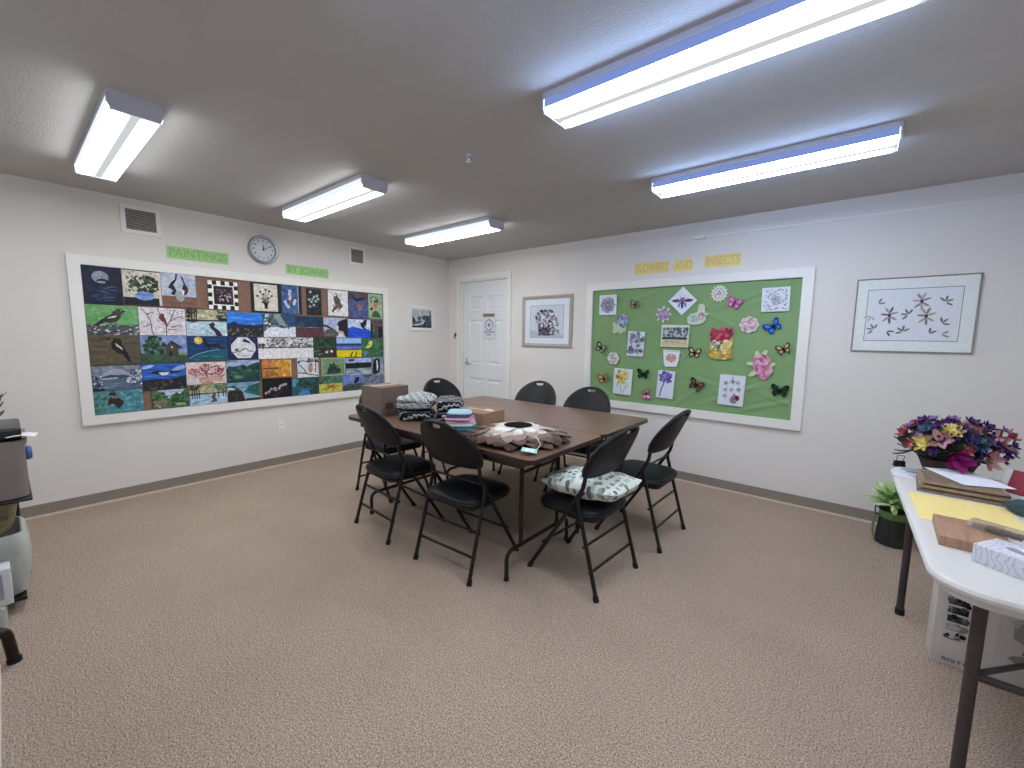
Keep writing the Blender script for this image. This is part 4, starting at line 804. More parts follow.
card(25, 'large pink peony cutout with pale leaves on the right of the green board', g25, 'cfa8b8', outline=[(0, .54), (.2, .66), (.26, .98), (.42, .88), (.55, 1), (.68, .86), (.82, .78), (.84, .62), (1, .6), (.92, .44), (.98, .3), (.88, .22), (.8, .06), (.64, 0), (.5, .04), (.4, .2), (.2, .08), (.16, .26), (.26, .34), (.2, .48)], cat='cutout', name='flower_cutout')
def g26(A):
    for x, y in ((.26, .72), (.26, .5), (.26, .3), (.52, .78), (.72, .76), (.5, .52), (.78, .54)): A.flower(x, y, .08, 5, ['8c8c9c', 'a8a8b4', '74707c'][A.r.randrange(3)], '6a6670'); A.ln([(x, y), (x + .06, y - .12)], .012, '9a9ca4')
    A.ln([(.5, .95), (.56, .72)], .025, '70707c'); A.bl(30, .45, .1, .78, .36, .04, ['8a8490', '6c646e', 'b0acb4'], True); A.el(.76, .26, .09, .09, '8c3044'); A.el(.74, .27, .04, .04, '4c1c2c')
card(26, 'white card with a botanical sketch and one dark red flower, lower right', g26, 'dbe0ea', tilt=2)
# butterflies
def butterfly(i, label, c1, c2, cb, rz, fold=22, k=1.0):
    x, z, w, h = GP[i]; s = max(w, h) * .62 * k
    t = thing('butterfly_decoration', label, 'butterfly', (x, -.014, z), rot=(0, radians(rz), 0), group='paper butterflies pinned on the green board')
    for sx in (-1, 1):
        b = MB()
        def P(pts, y): return [(sx * u * s * cos(radians(fold)), -(u * s * sin(radians(fold))) - y, v * s) for u, v in pts]
        up = [(.04, .12), (.3, .52), (.62, .72), (.86, .66), (.88, .4), (.7, .1), (.3, -.04), (.04, 0)]
        lo = [(.04, 0), (.3, -.04), (.62, .02), (.72, -.22), (.58, -.5), (.4, -.62), (.26, -.44), (.04, -.12)]
        for o_, kk in ((up, c1), (lo, c1)):
            b.col = lin(kk); b.add(P(o_, 0), [tuple(range(len(o_)))]); b.add(P(o_, -.0012), [tuple(range(len(o_)))])
            cx = sum(p[0] for p in o_) / len(o_); cy = sum(p[1] for p in o_) / len(o_)
            b.col = lin(c2); q = [(cx + (u - cx) * .55, cy + (v - cy) * .55) for u, v in o_]; b.add(P(q, .0004), [tuple(range(len(q)))])
        for u, v in ((.74, .55), (.78, .4), (.5, -.44)):
            b.col = lin(cb); q = [(u + .05 * cos(a), v + .05 * sin(a)) for a in (0, 1.05, 2.1, 3.14, 4.2, 5.2)]; b.add(P(q, .0006), [tuple(range(6))])
        b.build('wing', PRINT, t, smooth=None)
    b = MB(); b.tube([(0, -.004, -.5 * s), (0, -.006, -.2 * s), (0, -.007, .1 * s), (0, -.006, .3 * s)], [.03 * s, .07 * s, .08 * s, .04 * s], 8)
    for sx in (-1, 1): b.tube([(0, -.006, .28 * s), (sx * .12 * s, -.01, .5 * s), (sx * .22 * s, -.012, .66 * s)], .018 * s, 5)
    b.col = lin(cb); b.c = [lin(cb)] * len(b.f); b.build('body', PRINT, t)
butterfly(1, 'small tan butterfly near the top left card of the green board', '6a5040', 'c8ac94', '241c18', 12, 48)
butterfly(7, 'hot pink butterfly beside the white sunburst cutout', 'c858a4', 'e48cc4', '4a1c44', 22)
butterfly(10, 'bright blue butterfly on the right of the green board', '16409c', '4c8cd8', '10182c', -36)
butterfly(15, 'brown butterfly with cream wings beside the landscape card', '4c3428', 'd8c0a4', '1c1412', 8)
butterfly(16, 'small black and cream butterfly at the left edge of the green board', '2c2a24', 'c8d0b4', '14140f', 30, 40)
butterfly(18, 'small orange tan butterfly left of the daffodil card', '7c5434', 'e0b078', '2c1410', -10, 36)
butterfly(20, 'dark green butterfly right of the daffodil card', '14301f', '1f4a2e', '0c140e', 5)
butterfly(21, 'small pink butterfly below the dark green one', 'b45a84', 'e8b0cc', '3c1430', 78, 30)
butterfly(23, 'dark brown butterfly with veined wings right of the allium card', '4a2c2c', '7c5c58', '1e1214', 25)
butterfly(24, 'brown and tan butterfly at the right edge of the green board', '5a4430', 'd4b894', '1a1410', -20)
butterfly(27, 'black green butterfly in the lower right corner of the green board', '16261c', '27402e', '0c120e', 3)
# ---------------------------------------------------------------- folding chairs
def chair_outline(u):            # backrest outline, u in 0..1 around, local (x,z) about (0,0) at bottom centre
    pass
def make_chair(label):
    t = thing('folding_chair', label, 'chair', group='black padded folding chairs around the brown tables')
    # seat cushion: rounded, wider at the front
    N = 40
    def so(k, z, grow=1.0):
        pts = []
        for i in range(N):
            a = 2 * pi * i / N; ca, sa = cos(a), sin(a); e = .48
            x = math.copysign(abs(ca) ** e, ca); y = math.copysign(abs(sa) ** e, sa)
            wd = .214 + .010 * y; pts.append((x * wd * k, .002 + y * .208 * k, z - .018))
        return pts
    b = MB(); rings = [(.90, .425), (.985, .428), (1.0, .44), (1.0, .452), (.985, .462), (.94, .470), (.75, .477), (.4, .480), (.05, .481)]
    vs = [p for k, z in rings for p in so(k, z)]
    fs = [(r * N + i, r * N + (i + 1) % N, (r + 1) * N + (i + 1) % N, (r + 1) * N + i) for r in range(len(rings) - 1) for i in range(N)]
    fs += [tuple(range(N))[::-1], tuple((len(rings) - 1) * N + i for i in range(N))]
    b.add(vs, fs); seat = b.build('seat', VINYL, t)
    b = MB(); pts = so(1.004, .447); b.tube(pts + [pts[0]], .0035, 6, caps=False); b.build('piping', PIPING, seat)
    b = MB(); b.prism(rrect(.37, .37, .05), .392, .409, lambda x, y, z: (x, y + .002, z)); b.build('seat_pan', BLACKM, t)
    # padded backrest with a hand hole, leaning back and curved around the sitter
    Wd, B0, Bh = .234, .632, .282
    yz = lambda z: -.118 - (z - .55) * .455
    N = 56; hc = (0, .247)
    def outer(a):
        # ray from hole centre to outline
        dx, dz = cos(a), sin(a); lo, hi = 0, .6
        def inside(x, z):
            if z < 0 or z > Bh: return False
            if z > .07: return (x / Wd) ** 2 + ((z - .07) / (Bh - .07)) ** 2 <= 1
            r = .05; w = Wd - .012 * (1 - z / .07)
            if z < r and abs(x) > w - r: return (abs(x) - w + r) ** 2 + (z - r) ** 2 <= r * r
            return abs(x) <= w
        for _ in range(24):
            m = (lo + hi) / 2
            if inside(hc[0] + dx * m, hc[1] + dz * m): lo = m
            else: hi = m
        return lo
    def hole(a):
        ca, sa = cos(a), sin(a); r = 1 / max(abs(ca) / .044, abs(sa) / .0135); k = (abs(ca) ** 4 + abs(sa) ** 4) ** .06
        return r * k * (.8 if sa < 0 else 1)
    angs = []
    for i in range(N):
        angs.append(2 * pi * i / N)
    corner = [math.atan2(-hc[1] + q, x) for x in (-Wd + .02, Wd - .02, -Wd + .04, Wd - .04) for q in (.005, .03)]
    angs = sorted(set([round(a % (2 * pi), 4) for a in angs + corner])); N = len(angs)
    lev = [0, .05, .15, .35, .6, .85, .96, 1.0]
    bul = [.010, .012, .014, .016, .0165, .015, .011, .004]
    def pt(a, l, side):
        h0, o0 = hole(a), outer(a); r = h0 + (o0 - h0) * lev[l]; x, z = hc[0] + cos(a) * r, hc[1] + sin(a) * r
        zz = B0 + z; y = yz(zz) + 1.0 * (x * x) * .9 + side * bul[l] 
        return (x, y, zz)
    vs, fs = [], []
    for side in (1, -1):
        for l in range(len(lev)): vs += [pt(a, l, side) for a in angs]
    Lv = len(lev)
    for sidx in range(2):
        o = sidx * Lv * N
        for l in range(Lv - 1):
            for i in range(N):
                f = (o + l * N + i, o + l * N + (i + 1) % N, o + (l + 1) * N + (i + 1) % N, o + (l + 1) * N + i); fs.append(f if sidx else f[::-1])
    for l, fl in ((0, 1), (Lv - 1, 0)):
        for i in range(N):
            f = (l * N + i, l * N + (i + 1) % N, Lv * N + l * N + (i + 1) % N, Lv * N + l * N + i); fs.append(f if fl else f[::-1])
    b = MB(); b.add(vs, fs); back = b.build('backrest', VINYL, t)
    b = MB(); ring = [Vector(pt(a, Lv - 1, 0)) for a in angs]; b.tube(ring + [ring[0]], .0055, 6, caps=False); b.build('piping', PIPING, back)
    # frame
    for s in (-1, 1):
        b = MB(); pts = fillet([(s * .200, .238, .012), (s * .203, -.122, .58), (s * .200, yz(.67) + .040, .67), (s * .17, yz(.78) + .030, .78)], .05, 5)
        b.tube(pts, .0115, 10); f = b.build('front_leg', BLACKM, t)
        MB().tube([(s * .200, .2435, 0), (s * .200, .227, .03)], [.016, .0145], 10).build('foot_cap', RUBBER, f)
        b = MB(); b.tube([(s * .226, -.236, .012), (s * .219, -.098, .50), (s * .210, -.098, .535)], .0115, 10); f = b.build('rear_leg', BLACKM, t)
        MB().tube([(s * .2265, -.238, 0), (s * .226, -.229, .03)], [.016, .0145], 10).build('foot_cap', RUBBER, f)
        b = MB(); b.tube([(s * .214, -.10, .41), (s * .20, .0, .40)], .007, 8); b.build('seat_link', BLACKM, t)
    for y, z in ((-.188, .135), (-.145, .265)):
        b = MB(); b.tube([(-.224, y, z), (.224, y, z)], .008, 8); b.build('stretcher', BLACKM, t)
    b = MB(); b.tube([(-.203, .145, .19), (.203, .145, .19)], .008, 8); b.build('stretcher', BLACKM, t)
    b = MB(); b.tube([(-.2, -.10, .535), (.2, -.10, .535)], .007, 8); b.build('stretcher', BLACKM, t)
    return t
CH = [(1.475, -1.985, -90, 'black folding chair at the left table end, mostly hidden behind the cardboard box'),
      (1.31, -1.165, -100, 'black folding chair at the left table end nearest the white door'),
      (2.085, -2.352, -4.5, 'black folding chair on the near table side, behind the cardboard box and its left neighbour'),
      (2.795, -2.355, 2.4, 'black folding chair on the near table side in front of the folded cloths'),
      (3.415, -2.01, 87, 'black folding chair with a dotted pillow on its seat at the right table end'),
      (3.475, -1.29, 89, 'empty black folding chair at the right table end nearest the green board'),
      (2.055, -.775, 191, 'black folding chair on the far table side below the framed basket print'),
      (2.70, -.87, 186, 'black folding chair on the far table side in front of the green board corner')]
CH[2] = CH[2][:3] + ('black folding chair on the near table side, left of the one before the folded cloths',)
ch0 = make_chair(CH[0][3])
for i, (x, y, a, lab) in enumerate(CH):
    c = ch0 if i == 0 else copy_tree(ch0)
    c.location = (x, y, 0); c.rotation_euler = (0, 0, radians(a)); c['label'] = lab
# pillow on the chair
def dot_mat():
    m = bpy.data.materials.new('dotted_cotton'); m.use_nodes = True; nt = m.node_tree; b = nt.nodes['Principled BSDF']
    tc = node(nt, 'ShaderNodeTexCoord'); mp = node(nt, 'ShaderNodeMapping'); mp.inputs['Scale'].default_value = (1, 1, .25); nt.links.new(tc.outputs['Object'], mp.inputs['Vector'])
    v = node(nt, 'ShaderNodeTexVoronoi'); v.inputs['Scale'].default_value = 29; v.inputs['Randomness'].default_value = .75; nt.links.new(mp.outputs['Vector'], v.inputs['Vector'])
    r = node(nt, 'ShaderNodeValToRGB'); r.color_ramp.interpolation = 'LINEAR'; r.color_ramp.elements[0].position = .38; r.color_ramp.elements[1].position = .43; r.color_ramp.elements[0].color = (1, 1, 1, 1); r.color_ramp.elements[1].color = (0, 0, 0, 1)
    nt.links.new(v.outputs['Distance'], r.inputs['Fac'])
    dc = node(nt, 'ShaderNodeValToRGB'); dc.color_ramp.interpolation = 'CONSTANT'; cols = ['75857f', '9aa8a1', 'b6c2b9', '82929a', 'a2b1a9', '66726f']
    while len(dc.color_ramp.elements) < len(cols): dc.color_ramp.elements.new(.5)
    for i, c in enumerate(cols): dc.color_ramp.elements[i].position = i / len(cols); dc.color_ramp.elements[i].color = lin(c)
    sx = node(nt, 'ShaderNodeSeparateColor'); nt.links.new(v.outputs['Color'], sx.inputs['Color']); nt.links.new(sx.outputs['Red'], dc.inputs['Fac'])
    mx = node(nt, 'ShaderNodeMix', data_type='RGBA'); nt.links.new(r.outputs['Color'], mx.inputs['Factor']); mx.inputs[6].default_value = lin('dfe5dc'); nt.links.new(dc.outputs['Color'], mx.inputs[7]); nt.links.new(mx.outputs[2], b.inputs['Base Color'])
    b.inputs['Roughness'].default_value = .9; b.inputs['Specular IOR Level'].default_value = .15
    return m
t = MB(); S, HT = .262, .074
def pil(side):
    def f(u, v):
        x, y = 2 * u - 1, 2 * v - 1; e = (1 - .05 * (1 - abs(y) ** 2) * abs(x) ** 3) * (1 - .07 * abs(x * y) ** 3); g = (1 - .05 * (1 - abs(x) ** 2) * abs(y) ** 3) * (1 - .07 * abs(x * y) ** 3)
        th = max(0, (1 - abs(x) ** 2.4)) ** .55 * max(0, 1 - abs(y) ** 2.4) ** .55
        w_ = .006 * sin(9 * x + 4 * y) * th
        z = side * th * HT + w_ + .018 * (abs(x) ** 4 + abs(y) ** 4) * .6
        return (x * S * e, y * .178 * g, z)
    return f
t.grid(pil(1), 28, 28).grid(pil(-1), 28, 28)
pil_o = t.build('pillow', dot_mat(), loc=(3.45, -2.012, .539), rot=(0, radians(-3), radians(-2)), smooth=80)
tag(pil_o, 'pale throw pillow with grey green dots lying on a folding chair seat', 'pillow')

# ---------------------------------------------------------------- two brown folding tables side by side
def folding_table(loc, label):
    t = thing('folding_table', label, 'table', loc, group='brown laminate folding tables pushed together')
    L, W, Z = 1.80, .770, .755
    b = MB(); b.mi = 0; o = rrect(L, W, .05, 6); b.prism(o, Z - .004, Z); b.mi = 0
    b.build('tabletop', WOODTOP, t, smooth=None)
    MB().prism(rrect(L + .002, W + .0016, .05, 6), Z - .027, Z - .0041).build('edge_band', EDGEDK, t, smooth=30)
    b = MB()
    for s in (-1, 1): b.box((0, s * (W / 2 - .06), Z - .052), (L - .24, .022, .05))
    for s in (-1, 1): b.box((s * (L / 2 - .13), 0, Z - .052), (.022, W - .14, .05))
    b.build('apron', EDGEDK, t, smooth=None)
    for s in (-1, 1):
        x = s * (L / 2 - .215)
        g = MB()
        g.tube(fillet([(x, -.317, .012), (x, -.317, .165), (x, .317, .165), (x, .317, .012)], .05, 6), .0125, 10)
        for q in (-1, 1): g.tube([(x, q * .19, Z - .03), (x, q * .19, .165)], .0125, 10)
        g.tube([(x, -.19, .60), (x, .19, .60)], .010, 8)
        leg = g.build('leg_frame', BROWNM, t)
        for q in (-1, 1): MB().tube([(x, q * .317, 0), (x, q * .317, .02)], .0155, 10).build('foot_cap', RUBBER, leg)
        c = MB(); c.tube([(x, 0, .60), (s * (L / 2 - .55), 0, Z - .035)], .008, 8); c.tube([(x, -.03, .60), (s * (L / 2 - .55), -.03, Z - .035)], .008, 8); c.build('brace', CHROME if False else BROWNM, t)
    return t
TX = 2.47
folding_table((TX, -2.09, 0), 'near brown laminate folding table carrying blankets, boxes and petal mat')
folding_table((TX, -1.315, 0), 'far brown laminate folding table with a clear top, nearest the white door')
TZ = .755

# ---------------------------------------------------------------- things on the tables
def carton(name, label, loc, rz, w, d, h, m, open_=False, tape=True, flap=True):
    t = thing(name, label, 'cardboard box', loc, rz)
    b = MB(); th = .004
    if open_:
        for s in (-1, 1): b.box((s * (w / 2 - th / 2), 0, h / 2), (th, d, h)); b.box((0, s * (d / 2 - th / 2), h / 2), (w - 2 * th, th, h))
        b.box((0, 0, th / 2), (w - 2 * th, d - 2 * th, th))
    else: b.box((0, 0, h / 2), (w, d, h), bev=.003)
    b.build('carton_body', m, t, smooth=None)
    return t
bx = carton('cardboard_box', 'large dark brown cardboard box at the left end of the tables', (1.685, -2.20, TZ), radians(3), .255, .26, .225, CARD)
MB().box((0, 0, .2262), (.05, .258, .0015)).build('tape', TAPE, bx, smooth=None)
b = MB()
b.box((.128, -.06, .08), (.0008, .07, .05)); b.build('printed_mark', mat('box_print', '4d382e', .8, noise=30), bx, smooth=None)
MB().grid(lambda u, v: (-.129 - .055 * u, -.10 + .06 * v, .205 + .006 * u - .02 * u * u + .012 * v), 4, 3).build('loose_flap', mat('paper_white', 'dedcd8', .8, noise=20, amount=.02), bx)
sb = carton('cardboard_box', 'small tan cardboard box on the table between cloths and petal mat', (2.485, -1.925, TZ), radians(4), .25, .25, .088, CARDL)
MB().box((0, 0, .0887), (.248, .045, .0012)).build('tape', TAPE, sb, smooth=None); MB().box((.06, .02, .0897), (.07, .05, .0008)).build('label_sticker', mat('sticker_white', 'd8d4cc', .6, noise=30, amount=.02), sb, smooth=None)

# crocheted blankets in black, grey and white ripples
def ripple_mat(name, ang, freq, cols):
    m = bpy.data.materials.new(name); m.use_nodes = True; nt = m.node_tree; b = nt.nodes['Principled BSDF']
    tc = node(nt, 'ShaderNodeTexCoord'); mp = node(nt, 'ShaderNodeMapping'); mp.inputs['Rotation'].default_value = (0, 0, radians(ang)); nt.links.new(tc.outputs['Object'], mp.inputs['Vector'])
    sp = node(nt, 'ShaderNodeSeparateXYZ'); nt.links.new(mp.outputs['Vector'], sp.inputs['Vector'])
    pp = node(nt, 'ShaderNodeMath', operation='PINGPONG'); pp.inputs[1].default_value = .018; nt.links.new(sp.outputs['X'], pp.inputs[0])
    a1 = node(nt, 'ShaderNodeMath', operation='MULTIPLY_ADD'); nt.links.new(pp.outputs[0], a1.inputs[0]); a1.inputs[1].default_value = .9; nt.links.new(sp.outputs['Y'], a1.inputs[2])
    zz = node(nt, 'ShaderNodeMath', operation='ADD'); nt.links.new(a1.outputs[0], zz.inputs[0]); nt.links.new(sp.outputs['Z'], zz.inputs[1])
    nz = node(nt, 'ShaderNodeTexNoise'); nz.inputs['Scale'].default_value = 14; nt.links.new(tc.outputs['Object'], nz.inputs['Vector'])
    z2 = node(nt, 'ShaderNodeMath', operation='MULTIPLY_ADD'); nt.links.new(nz.outputs['Fac'], z2.inputs[0]); z2.inputs[1].default_value = .025; nt.links.new(zz.outputs[0], z2.inputs[2])
    mu = node(nt, 'ShaderNodeMath', operation='MULTIPLY'); mu.inputs[1].default_value = freq; nt.links.new(z2.outputs[0], mu.inputs[0])
    fr = node(nt, 'ShaderNodeMath', operation='FRACT'); nt.links.new(mu.outputs[0], fr.inputs[0])
    r = node(nt, 'ShaderNodeValToRGB'); r.color_ramp.interpolation = 'CONSTANT'
    while len(r.color_ramp.elements) < len(cols): r.color_ramp.elements.new(.5)
    for i, c in enumerate(cols): r.color_ramp.elements[i].position = i / len(cols); r.color_ramp.elements[i].color = lin(c)
    nt.links.new(fr.outputs[0], r.inputs['Fac'])
    vv = node(nt, 'ShaderNodeTexVoronoi'); vv.inputs['Scale'].default_value = 120; nt.links.new(tc.outputs['Object'], vv.inputs['Vector'])
    mr = node(nt, 'ShaderNodeMapRange'); mr.inputs['To Min'].default_value = 1.1; mr.inputs['To Max'].default_value = .6; nt.links.new(vv.outputs['Distance'], mr.inputs['Value'])
    x = node(nt, 'ShaderNodeVectorMath', operation='SCALE'); nt.links.new(r.outputs['Color'], x.inputs[0]); nt.links.new(mr.outputs[0], x.inputs['Scale']); nt.links.new(x.outputs['Vector'], b.inputs['Base Color'])
    b.inputs['Roughness'].default_value = 1; b.inputs['Specular IOR Level'].default_value = .05
    bp = node(nt, 'ShaderNodeBump'); bp.inputs['Strength'].default_value = .7; bp.inputs['Distance'].default_value = .006; bp.invert = True; nt.links.new(vv.outputs['Distance'], bp.inputs['Height']); nt.links.new(bp.outputs['Normal'], b.inputs['Normal'])
    return m
def folded(name, w, d, h, layers, m, loc, rz, seed, sag=.012, tilt=(0, 0), e=.42, wobk=.10):
    """folded cloth: rounded layers that join into one serpentine slab"""
    R = random.Random(seed); b = MB(); lh = h / layers; ph = [R.uniform(0, 6) for _ in range(6)]
    for l in range(layers):
        ox, oy = R.uniform(-.008, .008), R.uniform(-.008, .008); ww, dd = w * R.uniform(.94, 1.0), d * R.uniform(.94, 1.0)
        z0 = l * lh
        nu, nv = 36, 10
        def f(u, v, ww=ww, dd=dd, z0=z0, ox=ox, oy=oy, l=l):
            a = 2 * pi * u; ca, sa = cos(a), sin(a)
            x = math.copysign(abs(ca) ** e, ca); y = math.copysign(abs(sa) ** e, sa)
            q = pi * v; k = 1 - (1 - abs(sin(q)) ** .45) * (1 if v in (0, 1) else .22) if 0 < v < 1 else 0.0
            zc = -cos(q); zc = math.copysign(abs(zc) ** .6, zc)
            px, py = x * ww / 2 * k + ox, y * dd / 2 * k + oy
            wob = wobk * lh * (sin(17 * px + ph[0] + l) + sin(23 * py + ph[1] + 2 * l))
            sg = -sag * ((px / (w / 2)) ** 2 + (py / (d / 2)) ** 2) * (l / layers)
            return (px, py, max(0.0005, z0 + lh * .5 + zc * lh * .51 + wob + sg))
        b.grid(f, nu, nv)
    return b.build(name, m, loc=loc, rot=(tilt[0], tilt[1], rz), smooth=60)
RA = ripple_mat('ripple_crochet_light', 62, 19, ['22262d', 'e9eeec', '7c878d', 'f0f4f2', '2a3038', 'd4dedf'])
RB = ripple_mat('ripple_crochet_dark', -20, 17, ['15181e', '2a2e36', '9ea5ac', 'e6e8ea', '1a1d24', '454b54'])
for lab, m, w, d, h, x, y, z, rz, sd, ti in (
    ('dark crocheted blanket at the bottom of the left blanket stack by the large box', RB, .25, .32, .078, 2.035, -2.155, TZ, .66, 1, (0, 0)),
    ('black and white zigzag crocheted blanket on top of the left blanket stack', RA, .26, .33, .085, 2.03, -2.155, TZ + .091, .58, 2, (.03, .05)),
    ('dark speckled crocheted blanket at the bottom right of the blanket pile', RB, .19, .31, .07, 2.21, -1.98, TZ, .66, 3, (0, 0)),
    ('grey and white crocheted blanket on top of the right blanket stack', RB, .20, .31, .072, 2.212, -1.98, TZ + .083, .70, 4, (.02, -.03))):
    tag(folded('crocheted_blanket', w, d, h, 3, m, (x, y, z), rz, sd, tilt=ti, sag=.02, e=.5, wobk=.30), lab, 'blanket', 'crocheted blankets piled on the table')
# small folded cloths
z = TZ; ST = [('teal folded cloth at the bottom of the cloth stack', '2f8f8f', .024), ('white folded cloth second from the bottom of the cloth stack', 'd6d4da', .020), ('lilac white folded cloth in the middle of the cloth stack', 'cdbfd0', .020), ('pink folded cloth above the lilac one in the cloth stack', 'd99db4', .018), ('navy folded cloth just under the top of the cloth stack', '55587c', .014), ('pale aqua folded cloth on top of the cloth stack', 'a9cbd6', .016)]
for i, (lab, c, h) in enumerate(ST):
    m = mat('cotton_' + c, c, .95, noise=90, amount=.12, bump=.3, bscale=200, spec=.1)
    tag(folded('folded_cloth', .20 - .006 * i, .185 - .004 * i, h, 1, m, (2.555 + .006 * (i % 2), -2.205 + .004 * (i % 3), z), .5 + .12 * (i % 3), 20 + i, sag=.004), lab, 'cloth', 'folded cloths stacked on the table'); z += h * 1.10
# petal mat
t = thing('petal_mat', 'round felt mat of layered brown and white petals with a dark centre', 'mat', (3.02, -2.15, TZ + .012), 0)
MB().lathe([(.24, -.008), (.25, -.004), (.20, .022), (.10, .05), (.075, .055), (.001, .055)], n=30).build('backing', mat('dark_felt', '2b2523', 1, noise=60, spec=.05), t)
MB().lathe([(.088, .076), (.070, .080), (.001, .077), (.001, .05)], n=28).build('centre', mat('black_felt', '1d1b1c', 1, noise=60, spec=.05), t)
R = random.Random(4)
PC = {}
for ring, (n, r0, L, Wd, z0, rise, cols) in enumerate(((19, .205, .145, .098, .012, .016, ['55443e', '64524b', '4c3d38']), (18, .175, .15, .098, .026, .020, ['7c6962', '6d5b54', '5f4f49']), (16, .14, .145, .096, .042, .022, ['9b8980', '857369', '78675e']), (14, .108, .135, .09, .058, .020, ['c0b2a7', 'a6978d', 'cfc2b8']), (12, .075, .125, .084, .074, .012, ['dcd6ce', 'd2cac2', 'e2ddd6']))):
    for i in range(n):
        a = 2 * pi * i / n + ring * .17 + R.uniform(-.05, .05); c = cols[R.randrange(3)]
        key = (ring, c)
        if key not in PC:
            b = MB()
            def f(u, v, L=L, Wd=Wd, rise=rise, dr=(.002, .012, .024, .028, .028)[ring]):
                s = u; w = Wd / 2 * max(.02, sin(pi * (.18 + s * .81))) ** .75
                x = (v - .5) * 2; return (s * L, x * w, rise * sin(pi * s * .8) - .005 * x * x - s * dr)
            b.grid(f, 8, 4); b.grid(lambda u, v: (lambda p: (p[0], p[1], p[2] - .004))(f(u, v)), 8, 4)
            PC[key] = b.mesh('petal', mat('felt_' + c, c, 1, noise=70, amount=.14, bump=.3, bscale=160, spec=.05), 50)
        o = bpy.data.objects.new('petal', PC[key]); COL.objects.link(o); o.parent = t
        o.location = (cos(a) * (r0 - .02), sin(a) * (r0 - .02), z0); o.rotation_euler = (R.uniform(-.12, .12), R.uniform(-.05, .12), a + R.uniform(-.12, .12))
tg = MB().box((0, 0, 0), (.085, .05, .0015)).build('tag_card', mat('mint_card', '9fd6cc', .6, noise=30, amount=.03), t, loc=(.265, -.235, .012), rot=(.15, .1, .5), smooth=None)
MB().box((0, 0, .0012), (.05, .028, .001)).build('tag_panel', mat('tag_white', 'e4ece8', .6, noise=30, amount=.02), tg, smooth=None)
MB().tube([(.20, -.10, .05), (.25, -.14, .055), (.30, -.18, .035), (.295, -.215, .014)], .002, 6).build('string', mat('white_string', 'dcd8d0', .9, noise=40), t)
# ---------------------------------------------------------------- white folding table at the right
PLAST = mat('white_moulded_plastic', 'd5d3d0', .45, noise=60, amount=.015, bump=.12, bscale=300)
LEGG = mat('grey_brown_enamel', '3f3735', .45, noise=60, amount=.12, spec=.45)
RX0, RX1, RY0, RY1, RZ = 4.77, 5.49, -2.575, -1.185, .74
t = thing('white_folding_table', 'white plastic folding table along the right side, covered with papers and boxes', 'table', ((RX0 + RX1) / 2 + .014, (RY0 + RY1) / 2, 0), radians(1.5))
W, L = RX1 - RX0, RY1 - RY0
b = MB(); n = 10; prof = [(.05, RZ - .05), (.022, RZ - .048), (.016, RZ - .036), (.016, RZ - .026), (.002, RZ - .022), (0, RZ - .012), (.004, RZ - .003), (.012, RZ), (.03, RZ)]
N = len(rrect(W, L, .12, n)); vs = []
for k, z in prof: vs += [(x, y, z) for x, y in rrect(W - 2 * k, L - 2 * k, max(.02, .12 - k), n)]
fs = [(r * N + i, r * N + (i + 1) % N, (r + 1) * N + (i + 1) % N, (r + 1) * N + i) for r in range(len(prof) - 1) for i in range(N)]
fs += [tuple(range(N))[::-1], tuple((len(prof) - 1) * N + i for i in range(N))]
b.add(vs, fs); b.build('tabletop', PLAST, t, smooth=35)
cx, cy = (RX0 + RX1) / 2, (RY0 + RY1) / 2
for yy, s in ((-2.44, 1), (-1.315, -1)):
    g = MB(); xl = 4.89 if s == 1 else 4.866
    for x in (xl, 5.36): g.tube([(x - cx, yy - cy, RZ - .05), (x - cx, yy - cy, .015)], .0155, 12)
    g.tube([(xl - cx, yy - cy, .44), (5.36 - cx, yy - cy, .44)], .011, 10)
    g.tube([(xl - cx, yy - cy, RZ - .06), (5.36 - cx, yy - cy, RZ - .06)], .011, 10)
    f = g.build('leg_frame', LEGG, t)
    for x in (xl, 5.36): MB().tube([(x - cx, yy - cy, 0), (x - cx, yy - cy, .03)], .019, 12).build('foot_cap', RUBBER, f)
    c = MB(); c.tube([(4.90 - cx, yy - cy, .45), (5.13 - cx, yy - cy + s * .16, .52), (5.13 - cx, yy - cy + s * .42, RZ - .055)], .008, 8); c.build('brace', LEGG, t)
PW = mat('paper_white', 'dedcd8', .8)
def sheet(name, label, cat, x, y, z, w, h, rz, c, th=.0012, art=None, group=None):
    A = Art(w, h, th, c, seed=int(x * 100)); 
    if art: art(A)
    return tag(A.done(name, PRINT, loc=(x, y, z), rot=(radians(-90), 0, rz)), label, cat, group)
sheet('paper_sheet', 'yellow paper sheet lying on the white folding table', 'paper', 4.955, -1.868, RZ + .0002, .285, .352, .03, 'edd890')
def notes(A):
    A.bl(20, .1, .1, .9, .9, .08, ['9aa6bc', 'b4bcc8', '7c869c', 'c4bcb0']); A.rc(.05, .85, .5, .95, '6a84b4')
sheet('paper_sheet', 'white printed leaflet at the back left corner of the white table', 'paper', 4.853, -1.335, RZ + .0002, .13, .25, -.15, 'd6dae2', art=lambda A: (A.rc(.1, .6, .9, .9, 'b4c0d4'), A.ln([(.1, .4), (.9, .4)], .02, '8c94a4')))
sheet('paper_sheet', 'patterned card overlapping the leaflet beside the board stack', 'paper', 4.90, -1.395, RZ + .004, .13, .17, .25, 'cfccc4', art=notes)
